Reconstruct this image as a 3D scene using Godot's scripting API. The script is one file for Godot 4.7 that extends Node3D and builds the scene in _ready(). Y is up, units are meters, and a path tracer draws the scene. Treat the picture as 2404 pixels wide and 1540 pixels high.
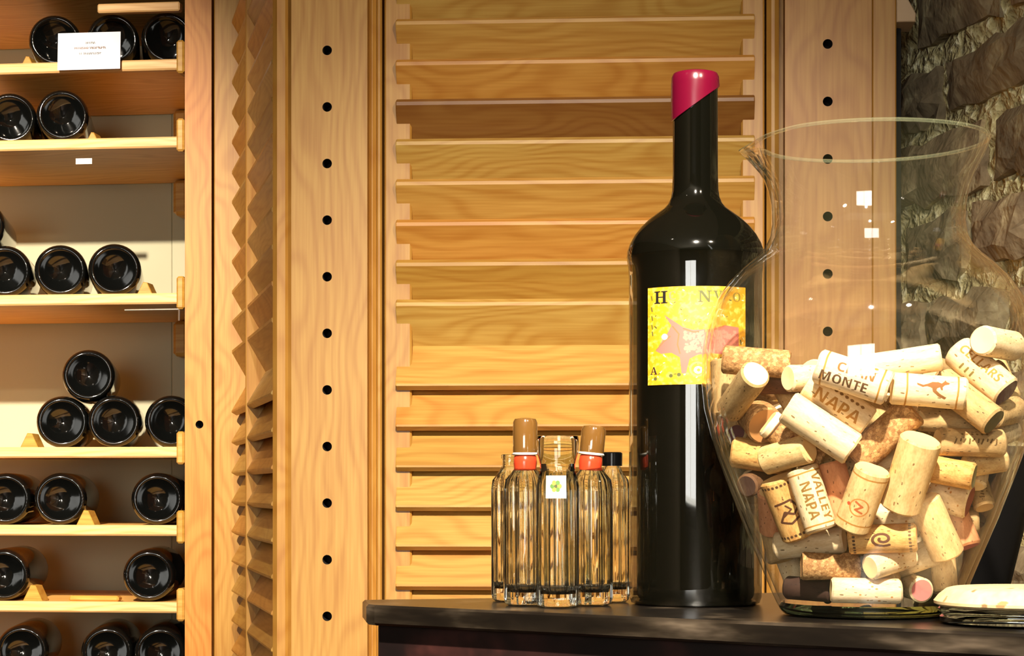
extends Node3D

# Places were measured in a frame whose eye stands EY above the floor; at() gives the point at a distance along -z.
const F := 4600.0
const EY := 1.1257
const TOP := 1.05            # bar top
const BETA := 0.5236         # tilt of the louvre slats
const CORKS = [
	[12.1, 85.1, 66.5, 116.9, -63.5, 44.0, 24.0, "plain", "big plain golden cork standing steeply in the middle of the heap, streaked along its length"],
	[-41.3, 70.3, 47.0, -18.9, -71.9, 38.0, 19.0, "valley", "pale upright cork printed with VALLEY and NAPA lengthwise, beside the cork with the swirl emblem"],
	[-39.3, 111.0, 65.0, -8.0, -33.8, 45.0, 20.0, "plainlight", "plain pale cork lying diagonally just under the cork printed NAPA"],
	[-0.5, 107.2, 54.5, -17.5, 41.7, 44.0, 20.0, "agglo", "speckled brown cork sloping up to the right beside the big plain golden cork"],
	[20.8, 131.9, 74.0, -6.4, -4.8, 42.0, 18.5, "roo", "pale cork printed with a leaping kangaroo between two bands"],
	[-23.1, 139.3, 80.0, -12.3, -19.1, 42.0, 20.0, "white", "whitish cork with two end bands and two printed lines, topmost in the middle"],
	[-49.9, 104.0, 32.0, 3.0, -37.3, 38.0, 17.5, "band", "speckled cork with a bright banded upper end, under the plain pale diagonal cork"],
	[-28.0, 125.9, 57.5, -5.8, -33.3, 42.0, 18.5, "napa", "pale cork printed NAPA under a row of dots, lying diagonally near the top"],
	[-14.9, 71.0, 63.5, 125.4, -63.0, 38.0, 21.0, "seal", "golden cork with a round printed seal and a band near its lower end"],
	[-0.5, 47.4, 48.5, -13.6, 2.4, 39.0, 17.0, "gee", "orange cork printed with a curled letter G between dotted ends, lying level"],
	[-53.2, 65.2, 30.5, 20.6, -65.8, 38.0, 20.0, "curl", "orange cork with a dark swirl emblem and dotted bands, left of the cork printed VALLEY"],
	[-64.2, 95.9, 8.0, -17.6, -8.7, 38.0, 19.0, "orange", "tan orange cork lying level with a grey green end, at the vase's left"],
	[-37.4, 44.1, 15.5, -22.6, 6.2, 42.0, 16.5, "plainlight", "pale cork lying level with a pinkish round right end, under the cork printed VALLEY"],
	[-8.5, 16.7, 39.5, -2.6, -1.0, 40.9, 15.0, "white2", "very pale speckled cork lying flat on the floor of the glass vase"],
	[32.0, 53.8, 41.0, 26.1, -61.2, 38.0, 20.0, "plain", "tan cork leaning down to the right just below the big plain golden cork"],
	[57.0, 144.5, 48.5, -35.3, -39.9, 40.0, 20.0, "cellar", "pale cork printed CELLARS with a wine stained mauve lower end, at the upper right"],
	[65.1, 160.3, 54.5, -134.5, 2.7, 34.0, 17.5, "plainlight", "cork seen end on, a pale round disc with one brown crack, topmost on the right"],
	[-79.5, 133.5, 30.5, -72.9, 27.4, 42.0, 17.5, "olive", "cork pointing up with a bright bare oval end, at the heap's upper left"],
	[-66.7, 118.7, 6.5, -81.2, -20.1, 30.0, 23.0, "champ", "round speckled brown champagne cork seen end on at the upper left of the heap"],
	[50.7, 103.2, 47.0, 9.4, -0.9, 40.0, 16.5, "words", "tan cork with a line of small print, just right of the big golden cork"],
	[47.0, 127.1, 54.5, -38.4, -36.9, 42.0, 18.0, "tanend", "tan cork sloping down to a dark olive end below the mauve ended cork"],
	[40.7, 72.7, 30.5, -22.9, -15.7, 28.0, 21.0, "pits", "pale cork with pitted sides and a reddish right edge, right of the big golden cork"],
	[38.6, 85.7, 54.5, -21.9, -10.8, 26.0, 16.0, "orange", "short brown streaked cork with a dark right end, above the pale pitted cork"],
	[-27.7, 30.3, 30.5, -2.8, -1.7, 34.0, 17.0, "champside", "orange speckled champagne cork lying level low in the heap, its rounded head to the right"],
	[4.7, 28.3, 21.5, -64.4, -67.2, 24.0, 18.0, "plain", "short pale cork tipped down just right of the speckled champagne cork"],
	[25.4, 34.8, 15.5, -38.6, 18.8, 28.0, 16.5, "plainlight", "short pale cork whose round end faces right, below the leaning tan cork"],
	[25.4, 17.3, 12.5, -84.2, -4.0, 30.0, 15.0, "pink", "wine stained pink cork end facing forward near the floor of the vase"],
	[-37.3, 16.3, 12.5, -33.7, -2.2, 30.0, 14.0, "dark", "crumpled dark purple stained cork on the floor of the vase at the left"],
	[7.3, 148.4, 63.5, -11.7, 8.0, 46.0, 16.0, "plainlight", "long pale bare cork lying level behind the kangaroo cork at the top"],
	[-41.1, 141.2, 36.5, -154.7, -1.8, 30.0, 16.0, "plainlight", "cork showing a pale oval left end, tucked under the left of the banded white cork"],
	[-85.2, 138.6, -14.5, -31.0, -86.4, 34.0, 16.0, "olive2", "upright printed cork pressed against the left wall of the vase"],
	[-20.6, 88.1, 17.0, -9.8, -7.1, 32.0, 17.0, "words", "tan cork with small print half hidden above the cork with the round seal"],
	[-72.9, 104.8, -22.0, -120.2, 23.7, 25.8, 13.9, "purple", "wine stained purple cork end at the left wall, behind the level orange cork"],
	[-66.2, 81.0, -4.0, -124.4, -11.7, 30.0, 14.5, "darkend", "dark brown round cork end below the level orange cork at the left"],
	[-62.7, 79.1, -34.0, -118.3, 14.8, 24.0, 14.0, "plainlight", "pale blunt cork end touching the left wall below the purple cork end"],
	[-60.0, 62.3, 5.0, 78.8, -54.2, 30.0, 14.0, "pinkside", "pinkish stained cork left of the cork with the dark swirl emblem"],
	[-53.9, 48.2, -16.0, -36.4, -76.1, 33.7, 16.9, "olive2", "tan upright cork at the lower left wall of the vase"],
	[-42.1, 24.9, -23.5, -74.3, -45.9, 26.0, 15.0, "plainlight", "ringed pale cork end at the lower left, beside the speckled champagne cork"],
	[51.7, 55.4, 17.0, -44.9, -64.8, 30.0, 15.0, "pinkside", "pink stained cork wedged at the right of the leaning tan cork"],
	[63.9, 91.6, 29.0, -167.9, -8.6, 26.0, 14.0, "plain", "short tan cork near the right wall, under the cork with small print"],
	[63.4, 88.9, 15.5, -120.4, -59.1, 26.0, 13.0, "plainlight", "narrow pale ringed cork between two short tan corks at the right"],
	[65.9, 76.2, 6.5, -74.8, -60.0, 26.0, 13.0, "words", "small printed cork low at the right wall of the vase"],
	[73.0, 121.2, 36.5, -134.7, -8.5, 28.0, 16.0, "mauve", "mauve stained cork end pressed to the right wall below the mauve ended cork"],
	[75.4, 108.6, 24.5, -141.3, -14.5, 22.0, 13.0, "plainlight", "small pale round cork end at the right wall, under the mauve stained end"],
	[-70.8, 151.5, 24.5, -6.8, -5.0, 40.0, 17.0, "agglo", "speckled tan cork lying level at the top left, behind the bright oval end"],
	[-54.6, 141.6, 11.0, -7.8, 0.0, 30.0, 17.0, "stained", "dark wine stained cork lying level at the top, left of the banded white cork"],
	[-75.6, 125.1, -34.0, 23.9, -79.6, 29.6, 14.8, "plain", "pale cork leaning on the left wall of the vase, under the upright printed cork"],
	[-45.4, 128.5, 0.5, -55.3, -50.5, 30.0, 15.0, "plain", "short pale cork between the champagne cork end and the cork printed NAPA"],
	[40.1, 117.0, 33.5, -12.3, -5.0, 34.0, 16.0, "tanend", "tan cork lying level under the kangaroo cork"],
	[43.6, 30.2, 9.5, -35.8, -84.6, 30.0, 15.0, "plain", "small tan upright cork low at the right wall"],
	[5.2, 61.0, 23.0, -10.8, -2.0, 38.0, 16.0, "pits", "pale cork lying level under the big plain golden cork"],
	[26.3, 122.9, 12.5, -10.3, -30.0, 36.0, 18.0, "agglo", "speckled cork half hidden under the kangaroo cork"],
	[-3.5, 122.6, 36.5, -2.6, -59.6, 36.0, 17.0, "tanend", "tan cork half hidden between the cork printed NAPA and the kangaroo cork"],
	[40.7, 21.8, -8.5, -24.2, -28.4, 25.9, 14.0, "dark", "dark stained cork on the floor of the vase at the right"],
	[-24.3, 74.5, 38.0, -7.2, -75.6, 36.0, 17.0, "pinkside", "pinkish tan cork half hidden between the VALLEY cork and the cork with the seal"],
	[-24.4, 81.7, -51.5, -152.0, -41.4, 37.9, 18.9, "plain", ""],
	[-16.8, 124.2, 8.3, -64.7, 36.0, 36.0, 17.5, "plainlight", ""],
	[63.5, 136.1, -5.2, -106.0, -2.0, 37.1, 17.6, "agglo", ""],
	[20.0, 121.9, -55.0, -179.4, 11.6, 40.6, 20.0, "agglo", ""],
	[-22.5, 64.5, -26.7, 1.6, 11.6, 41.2, 17.7, "pits", ""],
	[-9.8, 35.6, -37.1, -104.0, -11.4, 36.6, 19.6, "plainlight", ""],
	[-44.4, 121.2, -32.2, -3.8, -3.1, 41.1, 18.3, "plainlight", "plain pale cork half hidden deep in the heap, just above the level tan orange cork"],
	[14.2, 104.9, -32.9, 178.2, -41.1, 40.2, 20.2, "agglo", ""],
	[-26.5, 99.6, -23.6, 171.5, 6.8, 37.1, 19.6, "pits", ""],
	[29.5, 92.5, -10.6, -79.4, 31.5, 37.9, 19.1, "tanend", ""],
	[15.0, 32.1, -43.4, -159.5, -41.2, 40.6, 19.9, "plainlight", ""],
	[-3.5, 92.8, -70.9, -13.9, -55.3, 36.5, 18.3, "plainlight", ""],
	[13.2, 145.5, -15.6, -21.0, 3.2, 38.7, 17.6, "tanend", ""],
	[12.3, 68.7, -11.0, 94.8, -4.1, 39.4, 20.7, "agglo", ""],
	[3.2, 37.9, -13.6, 59.4, -57.1, 36.2, 19.0, "tanend", ""],
	[48.5, 132.7, -28.4, 65.1, 20.2, 38.0, 19.9, "agglo", ""],
	[65.7, 105.3, -12.1, -145.7, 5.9, 37.9, 20.9, "tanend", ""],
	[-3.8, 59.9, -55.1, -154.6, 9.7, 36.6, 18.6, "tanend", ""],
	[-48.6, 109.1, -53.3, -164.5, -3.8, 37.3, 19.6, "tanend", ""],
	[-23.6, 140.4, -15.7, 51.1, -21.2, 37.5, 18.4, "pits", "pale pitted cork half hidden deep in the heap, just above the cork printed NAPA"],
	[-17.5, 26.2, -6.7, 164.8, 20.9, 36.0, 17.9, "tanend", ""],
	[53.2, 74.1, -19.8, 76.5, -51.1, 38.0, 18.4, "pits", ""],
	[-3.0, 86.4, -4.1, -22.1, 41.8, 39.7, 19.8, "tanend", ""],
	[41.3, 92.0, -51.5, -4.6, 56.2, 40.5, 20.9, "tanend", ""],
	[-57.7, 140.1, -23.2, 32.8, 15.4, 37.3, 19.9, "agglo", "speckled brown cork half hidden deep in the heap, just above the round champagne cork end"],
	[10.7, 142.0, 33.3, 101.4, 13.5, 38.7, 20.1, "tanend", ""],
	[36.1, 37.2, -25.1, 115.2, -65.2, 37.4, 17.7, "pits", "pale pitted cork half hidden deep in the heap, just left of the leaning tan cork"],
	[-19.4, 121.4, -67.3, -46.2, -12.3, 36.5, 18.8, "pits", ""],
	[-29.6, 57.3, -3.8, -3.6, -16.7, 37.3, 18.5, "agglo", ""],
	[17.3, 94.4, 27.1, 177.4, -7.9, 41.0, 18.9, "pits", "pale pitted cork half hidden deep in the heap, just below the big plain golden cork"],
	[-24.6, 109.6, 29.5, 59.7, -9.6, 36.7, 18.6, "plainlight", ""],
	[35.8, 147.3, 12.7, 64.0, -2.0, 36.2, 18.2, "tanend", "dull tan cork half hidden deep in the heap, just above the kangaroo cork"],
	[66.3, 122.6, -48.3, -51.8, -0.3, 39.0, 17.8, "plain", ""],
	[6.5, 124.4, -10.7, -141.9, -11.1, 36.8, 18.7, "pits", ""],
	[-37.2, 91.7, -4.9, -85.6, 73.9, 36.4, 18.4, "plain", ""],
	[17.2, 48.7, 1.5, 69.5, -12.2, 28.8, 15.3, "tanend", ""],
	[49.7, 56.2, -0.3, -6.3, 4.2, 33.5, 16.5, "tanend", "dull tan cork half hidden deep in the heap, just below the pale pitted cork"],
	[6.8, 118.4, -81.2, -12.4, -29.2, 30.5, 17.4, "plain", ""],
	[83.9, 141.7, -12.5, -80.7, -44.7, 31.0, 15.3, "plain", "plain tan cork half hidden deep in the heap, just right of the CELLARS cork"],
	[5.6, 33.7, 39.6, 33.0, 11.3, 32.6, 14.9, "pits", "pale pitted cork lying in the heap, just below the cork printed with G"],
	[8.7, 99.2, -56.7, -174.4, 44.9, 29.1, 15.8, "pits", ""],
	[11.7, 55.0, -38.8, -148.1, -46.2, 30.4, 17.8, "plainlight", ""],
	[-55.6, 96.2, 47.0, 140.8, -12.9, 31.2, 17.2, "plain", "plain tan cork lying in the heap, just right of the level tan orange cork"],
	[62.6, 139.8, 25.9, -175.1, -21.2, 30.4, 17.4, "agglo", "speckled brown cork half hidden deep in the heap, just right of the CELLARS cork"],
	[-39.5, 86.2, -59.0, -133.4, -9.9, 31.3, 15.6, "plain", ""],
]
var rng := RandomNumberGenerator.new()
var M := {}
var taken := {}


func _ready() -> void:
	rng.seed = 4711
	setup_view()
	setup_lights()
	make_materials()
	build_room()
	build_stone_wall()
	build_front_louver()
	build_posts()
	build_side_louver()
	build_rack()
	build_rack_bottles()
	build_counter()
	build_vase()
	build_corks()
	build_magnum()
	build_vials()
	build_dish()
	build_pot()


# ------------------------------------------------------------------ view and light
func setup_view() -> void:
	var cam := Camera3D.new()
	cam.name = "camera"
	cam.near = 0.05
	cam.far = 40.0
	cam.projection = Camera3D.PROJECTION_FRUSTUM
	cam.size = 0.05 * 1540.0 / F
	cam.frustum_offset = Vector2(0.0, 0.05 * 380.0 / F)
	cam.position = Vector3(0, EY, 0)
	cam.current = true
	add_child(cam)
	var env := Environment.new()
	env.background_mode = Environment.BG_COLOR
	env.background_color = Color(0.02, 0.02, 0.02)
	env.tonemap_mode = Environment.TONE_MAPPER_LINEAR
	env.tonemap_exposure = 0.77
	env.sdfgi_enabled = true
	env.ssao_enabled = true
	env.ssil_enabled = true
	var we := WorldEnvironment.new()
	we.name = "world_environment"
	we.environment = env
	add_child(we)


func setup_lights() -> void:
	spot_lamp(Vector3(0.72, 2.30, 0.10), Vector3(-0.62, 0.72, -2.9), 21.0, 3.5, Color(1.0, 0.92, 0.80), "white ceiling spotlight nearest the stone wall, turned to the wine rack")
	spot_lamp(Vector3(0.02, 2.34, 0.25), Vector3(0.02, 0.78, -1.75), 24.0, 19.0, Color(1.0, 0.95, 0.87), "white ceiling spotlight turned to the bar counter")
	spot_lamp(Vector3(-0.75, 2.30, -0.6), Vector3(-1.0, 1.30, -3.0), 19.0, 31.0, Color(1.0, 0.94, 0.86), "white ceiling spotlight on the left, turned to the bottles")
	# the window behind the viewer: a lit pane and an area light of its size before it
	var al := AreaLight3D.new()
	al.name = "window_light"
	al.area_size = Vector2(1.2, 0.95)
	al.light_energy = 4.5
	al.light_color = Color(1.0, 0.98, 0.92)
	al.shadow_enabled = true
	al.position = Vector3(-0.75, 1.42, 2.36)
	add_child(al)


func spot_lamp(pos: Vector3, aim: Vector3, half: float, energy: float, col: Color, label: String) -> void:
	var o := thing("ceiling_spotlight", label, "lamp", pos, "ceiling spotlights")
	var dir := (aim - pos).normalized()
	var b := Basis.looking_at(dir, Vector3.UP)
	var mb := MB.new()
	mb.lathe([Vector2(0.0, -0.11), Vector2(0.03, -0.11), Vector2(0.045, -0.06), Vector2(0.045, 0.02), Vector2(0.040, 0.02), Vector2(0.038, -0.03), Vector2(0, -0.03)], 20, Transform3D(b * Basis(Vector3.RIGHT, -PI / 2), Vector3.ZERO))
	part("housing", mb.mesh(), mat_plain(Color(0.85, 0.85, 0.83), 0.5), o)
	var g := MB.new()
	g.lathe([Vector2(0, -0.022), Vector2(0.03, -0.02), Vector2(0.034, -0.012), Vector2(0.03, -0.004), Vector2(0, 0.0)], 20, Transform3D(b * Basis(Vector3.RIGHT, -PI / 2), Vector3.ZERO))
	var em := StandardMaterial3D.new()
	em.albedo_color = Color(1, 1, 1)
	em.emission_enabled = true
	em.emission = col
	em.emission_energy_multiplier = 30.0
	part("bulb", g.mesh(), em, o)
	var rod := MB.new()
	rod.tube(Vector3(0, 0, 0) - dir * 0.1, Vector3(-dir.x * 0.1, 2.6 - pos.y - 0.001, -dir.z * 0.1), 0.008, 8)
	part("stem", rod.mesh(), mat_plain(Color(0.8, 0.8, 0.78), 0.5), o)
	var l := SpotLight3D.new()
	l.name = "spot_light"
	l.position = pos + dir * 0.03
	l.basis = b
	l.spot_angle = half
	l.spot_angle_attenuation = 1.0
	l.spot_range = 12.0
	l.spot_attenuation = 2.0
	l.light_energy = energy
	l.light_color = col
	l.light_size = 0.03
	l.shadow_enabled = true
	add_child(l)


# ------------------------------------------------------------------ helpers
func at(u: float, v: float, d: float) -> Vector3:
	return Vector3((u - 1202.0) / F * d, EY - (v - 1150.0) / F * d, -d)


func yy(v: float, d: float) -> float:
	return EY - (v - 1150.0) / F * d


# distance along the horizontal line through o (x, z) towards dir at which it crosses the sight line of column u
func along(u: float, o: Vector2, dir: Vector2) -> float:
	var k := (u - 1202.0) / F
	return (-k * o.y - o.x) / (dir.x + k * dir.y)


func numbered(called: String) -> String:
	if not taken.has(called):
		taken[called] = 0
		return called
	taken[called] += 1
	return "%s_%03d" % [called, taken[called]]


func thing(called: String, label: String, category: String, pos := Vector3.ZERO, group := "") -> Node3D:
	var o := Node3D.new()
	o.name = numbered(called)
	o.position = pos
	tag(o, label, category, group)
	add_child(o, true)
	return o


func tag(o: Node, label: String, category: String, group := "") -> void:
	o.set_meta("label", label)
	o.set_meta("category", category)
	if group:
		o.set_meta("group", group)


func part(called: String, mesh: Mesh, m: Material, parent: Node, t := Transform3D.IDENTITY) -> MeshInstance3D:
	var o := MeshInstance3D.new()
	o.name = called
	o.mesh = mesh
	o.material_override = m
	o.transform = t
	parent.add_child(o, true)
	return o


func struct(called: String, mesh: Mesh, m: Material, t := Transform3D.IDENTITY) -> MeshInstance3D:
	var o := part(called, mesh, m, self, t)
	o.set_meta("kind", "structure")
	return o


class MB:
	var v := PackedVector3Array()
	var n := PackedVector3Array()
	var uv := PackedVector2Array()

	func tri(a: Vector3, b: Vector3, c: Vector3, na: Vector3, nb: Vector3, nc: Vector3, ua := Vector2.ZERO, ub := Vector2.ZERO, uc := Vector2.ZERO) -> void:
		if (b - a).cross(c - a).dot(na + nb + nc) > 0.0:   # front faces run clockwise
			v.append_array([a, c, b])
			n.append_array([na, nc, nb])
			uv.append_array([ua, uc, ub])
		else:
			v.append_array([a, b, c])
			n.append_array([na, nb, nc])
			uv.append_array([ua, ub, uc])

	func flat(a: Vector3, b: Vector3, c: Vector3, from: Vector3) -> void:
		var m := (b - a).cross(c - a).normalized()
		if m.dot(a + b + c - 3.0 * from) < 0.0:
			m = -m
		tri(a, b, c, m, m, m)

	func quad(a: Vector3, b: Vector3, c: Vector3, d: Vector3, from: Vector3) -> void:
		flat(a, b, c, from)
		flat(a, c, d, from)

	func box(c: Vector3, s: Vector3, bev := 0.001, t := Transform3D.IDENTITY) -> void:
		var h := s / 2.0
		var b := minf(bev, minf(h.x, minf(h.y, h.z)) * 0.9)
		var o := t * c
		var p := func(x: float, y: float, z: float) -> Vector3: return t * (c + Vector3(x, y, z))
		for k in [-1.0, 1.0]:
			quad(p.call(k * h.x, -h.y + b, -h.z + b), p.call(k * h.x, h.y - b, -h.z + b), p.call(k * h.x, h.y - b, h.z - b), p.call(k * h.x, -h.y + b, h.z - b), o)
			quad(p.call(-h.x + b, k * h.y, -h.z + b), p.call(h.x - b, k * h.y, -h.z + b), p.call(h.x - b, k * h.y, h.z - b), p.call(-h.x + b, k * h.y, h.z - b), o)
			quad(p.call(-h.x + b, -h.y + b, k * h.z), p.call(h.x - b, -h.y + b, k * h.z), p.call(h.x - b, h.y - b, k * h.z), p.call(-h.x + b, h.y - b, k * h.z), o)
			for j in [-1.0, 1.0]:
				quad(p.call(k * h.x, j * (h.y - b), -h.z + b), p.call(k * (h.x - b), j * h.y, -h.z + b), p.call(k * (h.x - b), j * h.y, h.z - b), p.call(k * h.x, j * (h.y - b), h.z - b), o)
				quad(p.call(k * h.x, -h.y + b, j * (h.z - b)), p.call(k * (h.x - b), -h.y + b, j * h.z), p.call(k * (h.x - b), h.y - b, j * h.z), p.call(k * h.x, h.y - b, j * (h.z - b)), o)
				quad(p.call(-h.x + b, k * h.y, j * (h.z - b)), p.call(-h.x + b, k * (h.y - b), j * h.z), p.call(h.x - b, k * (h.y - b), j * h.z), p.call(h.x - b, k * h.y, j * (h.z - b)), o)
				for i in [-1.0, 1.0]:
					flat(p.call(i * (h.x - b), j * (h.y - b), k * h.z), p.call(i * (h.x - b), j * h.y, k * (h.z - b)), p.call(i * h.x, j * (h.y - b), k * (h.z - b)), o)

	# profile points (radius, height), run so that the outside lies to the right of the way up; creases over 40 degrees stay sharp
	func lathe(prof: Array, seg: int, t := Transform3D.IDENTITY, warp = null, inward := false) -> void:
		var m := prof.size()
		var en := []
		var len_ := [0.0]
		for i in m - 1:
			var e: Vector2 = prof[i + 1] - prof[i]
			len_.append(len_[i] + e.length())
			var q := Vector2(e.y, -e.x).normalized()
			en.append(-q if inward else q)
		for i in m - 1:
			var na: Vector2 = en[i]
			var nb: Vector2 = en[i]
			if i > 0 and en[i - 1].dot(en[i]) > 0.766:
				na = (en[i - 1] + en[i]).normalized()
			if i < m - 2 and en[i + 1].dot(en[i]) > 0.766:
				nb = (en[i + 1] + en[i]).normalized()
			for j in seg:
				var u0 := float(j) / seg
				var u1 := float(j + 1) / seg
				var c0 := Vector3(sin(TAU * (u0 - 0.5)), 0, cos(TAU * (u0 - 0.5)))
				var c1 := Vector3(sin(TAU * (u1 - 0.5)), 0, cos(TAU * (u1 - 0.5)))
				var pa: Vector2 = prof[i]
				var pb: Vector2 = prof[i + 1]
				var a := c0 * pa.x + Vector3.UP * pa.y
				var b := c1 * pa.x + Vector3.UP * pa.y
				var c := c1 * pb.x + Vector3.UP * pb.y
				var d := c0 * pb.x + Vector3.UP * pb.y
				if warp != null:
					a = warp.call(a)
					b = warp.call(b)
					c = warp.call(c)
					d = warp.call(d)
				var nr := t.basis
				var va: float = 1.0 - len_[i] / len_[m - 1]
				var vb: float = 1.0 - len_[i + 1] / len_[m - 1]
				var n0 := nr * (c0 * na.x + Vector3.UP * na.y)
				var n1 := nr * (c1 * na.x + Vector3.UP * na.y)
				var n2 := nr * (c1 * nb.x + Vector3.UP * nb.y)
				var n3 := nr * (c0 * nb.x + Vector3.UP * nb.y)
				if pa.x > 1e-6:
					tri(t * a, t * b, t * c, n0, n1, n2, Vector2(u0, va), Vector2(u1, va), Vector2(u1, vb))
				if pb.x > 1e-6:
					tri(t * a, t * c, t * d, n0, n2, n3, Vector2(u0, va), Vector2(u1, vb), Vector2(u0, vb))

	func tube(a: Vector3, b: Vector3, r: float, seg: int) -> void:
		var y := (b - a).normalized()
		var x := y.cross(Vector3.RIGHT if absf(y.x) < 0.9 else Vector3.UP).normalized()
		var t := Transform3D(Basis(x, y, x.cross(y)), a)
		lathe([Vector2(0, 0), Vector2(r, 0), Vector2(r, a.distance_to(b)), Vector2(0, a.distance_to(b))], seg, t)

	# an upright prism over a polygon in (x, z), its top edge chamfered
	func prism(poly: PackedVector2Array, y0: float, y1: float, bev: float, t := Transform3D.IDENTITY) -> void:
		var inner := PackedVector2Array()
		var k := poly.size()
		var mid := Vector2.ZERO
		for p in poly:
			mid += p / k
		for i in k:
			var e0 := (poly[i] - poly[(i + k - 1) % k]).normalized()
			var e1 := (poly[(i + 1) % k] - poly[i]).normalized()
			var s := 1.0 if Geometry2D.is_polygon_clockwise(poly) else -1.0
			var w := (Vector2(-e0.y, e0.x) + Vector2(-e1.y, e1.x)) * s
			w /= maxf(1.0 + e0.dot(e1), 0.2)
			inner.append(poly[i] - w * bev)
		var up := func(p: Vector2, y: float) -> Vector3: return t * Vector3(p.x, y, p.y)
		for i in k:
			var j := (i + 1) % k
			var from := (poly[i] + poly[j]) / 2.0
			var e := (poly[j] - poly[i]).normalized()
			var out := Vector2(-e.y, e.x)
			if Geometry2D.is_point_in_polygon(from + out * 1e-4, poly):
				out = -out
			var behind: Vector3 = up.call(from - out * 0.01, (y0 + y1) / 2.0)
			var low: Vector3 = up.call(from - out * 0.01, y1 - bev - 0.012)
			quad(up.call(poly[i], y0 + bev), up.call(poly[j], y0 + bev), up.call(poly[j], y1 - bev), up.call(poly[i], y1 - bev), behind)
			quad(up.call(poly[i], y1 - bev), up.call(poly[j], y1 - bev), up.call(inner[j], y1), up.call(inner[i], y1), low)
			quad(up.call(poly[i], y0 + bev), up.call(poly[j], y0 + bev), up.call(inner[j], y0), up.call(inner[i], y0), up.call(from - out * 0.01, y0 + bev + 0.012))
		var ids := Geometry2D.triangulate_polygon(inner)
		for i in range(0, ids.size(), 3):
			for y in [y0, y1]:
				var m := t.basis * (Vector3.UP if y == y1 else Vector3.DOWN)
				tri(up.call(inner[ids[i]], y), up.call(inner[ids[i + 1]], y), up.call(inner[ids[i + 2]], y), m, m, m)

	func mesh() -> ArrayMesh:
		var a := []
		a.resize(Mesh.ARRAY_MAX)
		a[Mesh.ARRAY_VERTEX] = v
		a[Mesh.ARRAY_NORMAL] = n
		a[Mesh.ARRAY_TEX_UV] = uv
		var m := ArrayMesh.new()
		m.add_surface_from_arrays(Mesh.PRIMITIVE_TRIANGLES, a)
		return m


func board(s: Vector3, bev := 0.0015) -> ArrayMesh:
	var mb := MB.new()
	mb.box(Vector3.ZERO, s, bev)
	return mb.mesh()


# ------------------------------------------------------------------ materials
func mat_plain(c: Color, rough: float, metal := 0.0) -> StandardMaterial3D:
	var key := "p%s%.2f%.2f" % [c.to_html(), rough, metal]
	if not M.has(key):
		var m := StandardMaterial3D.new()
		m.albedo_color = c
		m.roughness = rough
		m.metallic = metal
		M[key] = m
	return M[key]


func noise(freq: float, s: int) -> FastNoiseLite:
	var f := FastNoiseLite.new()
	f.seed = s
	f.frequency = freq
	f.noise_type = FastNoiseLite.TYPE_SIMPLEX_SMOOTH
	f.fractal_octaves = 2
	return f


# pine: year rings as wavering bands along the grain (image rows), fine fibres over them
func wood_image(s: int, rings: float, waver: float) -> Image:
	var w := 320
	var im := Image.create(w, w, false, Image.FORMAT_RGB8)
	var a := noise(1.0, s)
	var b := noise(1.0, s + 9)
	var light := Color(0.86, 0.69, 0.42)
	var dark := Color(0.70, 0.47, 0.20)
	for y in w:
		var cy := cos(TAU * y / w)
		var sy := sin(TAU * y / w)
		for x in w:
			var fx := float(x) / w
			var wob := a.get_noise_3d(fx * 2.2, cy * 0.55, sy * 0.55)
			var t := fx * rings + wob * waver
			var band := pow(0.5 + 0.5 * sin(TAU * t), 2.2)
			var fine := b.get_noise_3d(fx * 70.0, cy * 1.5, sy * 1.5)
			var broad := b.get_noise_3d(fx * 5.0 + 30.0, cy * 0.8, sy * 0.8)
			im.set_pixel(x, y, light.lerp(dark, clampf(0.16 + 0.30 * band + 0.26 * fine + 0.16 * broad, 0.0, 1.0)))
	return im


func wood_mat(tex: Texture2D, tint: Color, along_x: bool, off: Vector3, rough := 0.42) -> StandardMaterial3D:
	var m := StandardMaterial3D.new()
	m.albedo_texture = tex
	m.albedo_color = tint
	m.roughness = rough
	m.uv1_triplanar = true
	m.uv1_triplanar_sharpness = 8.0
	m.uv1_scale = Vector3(1.1, 4.2, 4.2) if along_x else Vector3(4.2, 1.1, 4.2)
	m.uv1_offset = off
	return m


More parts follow.
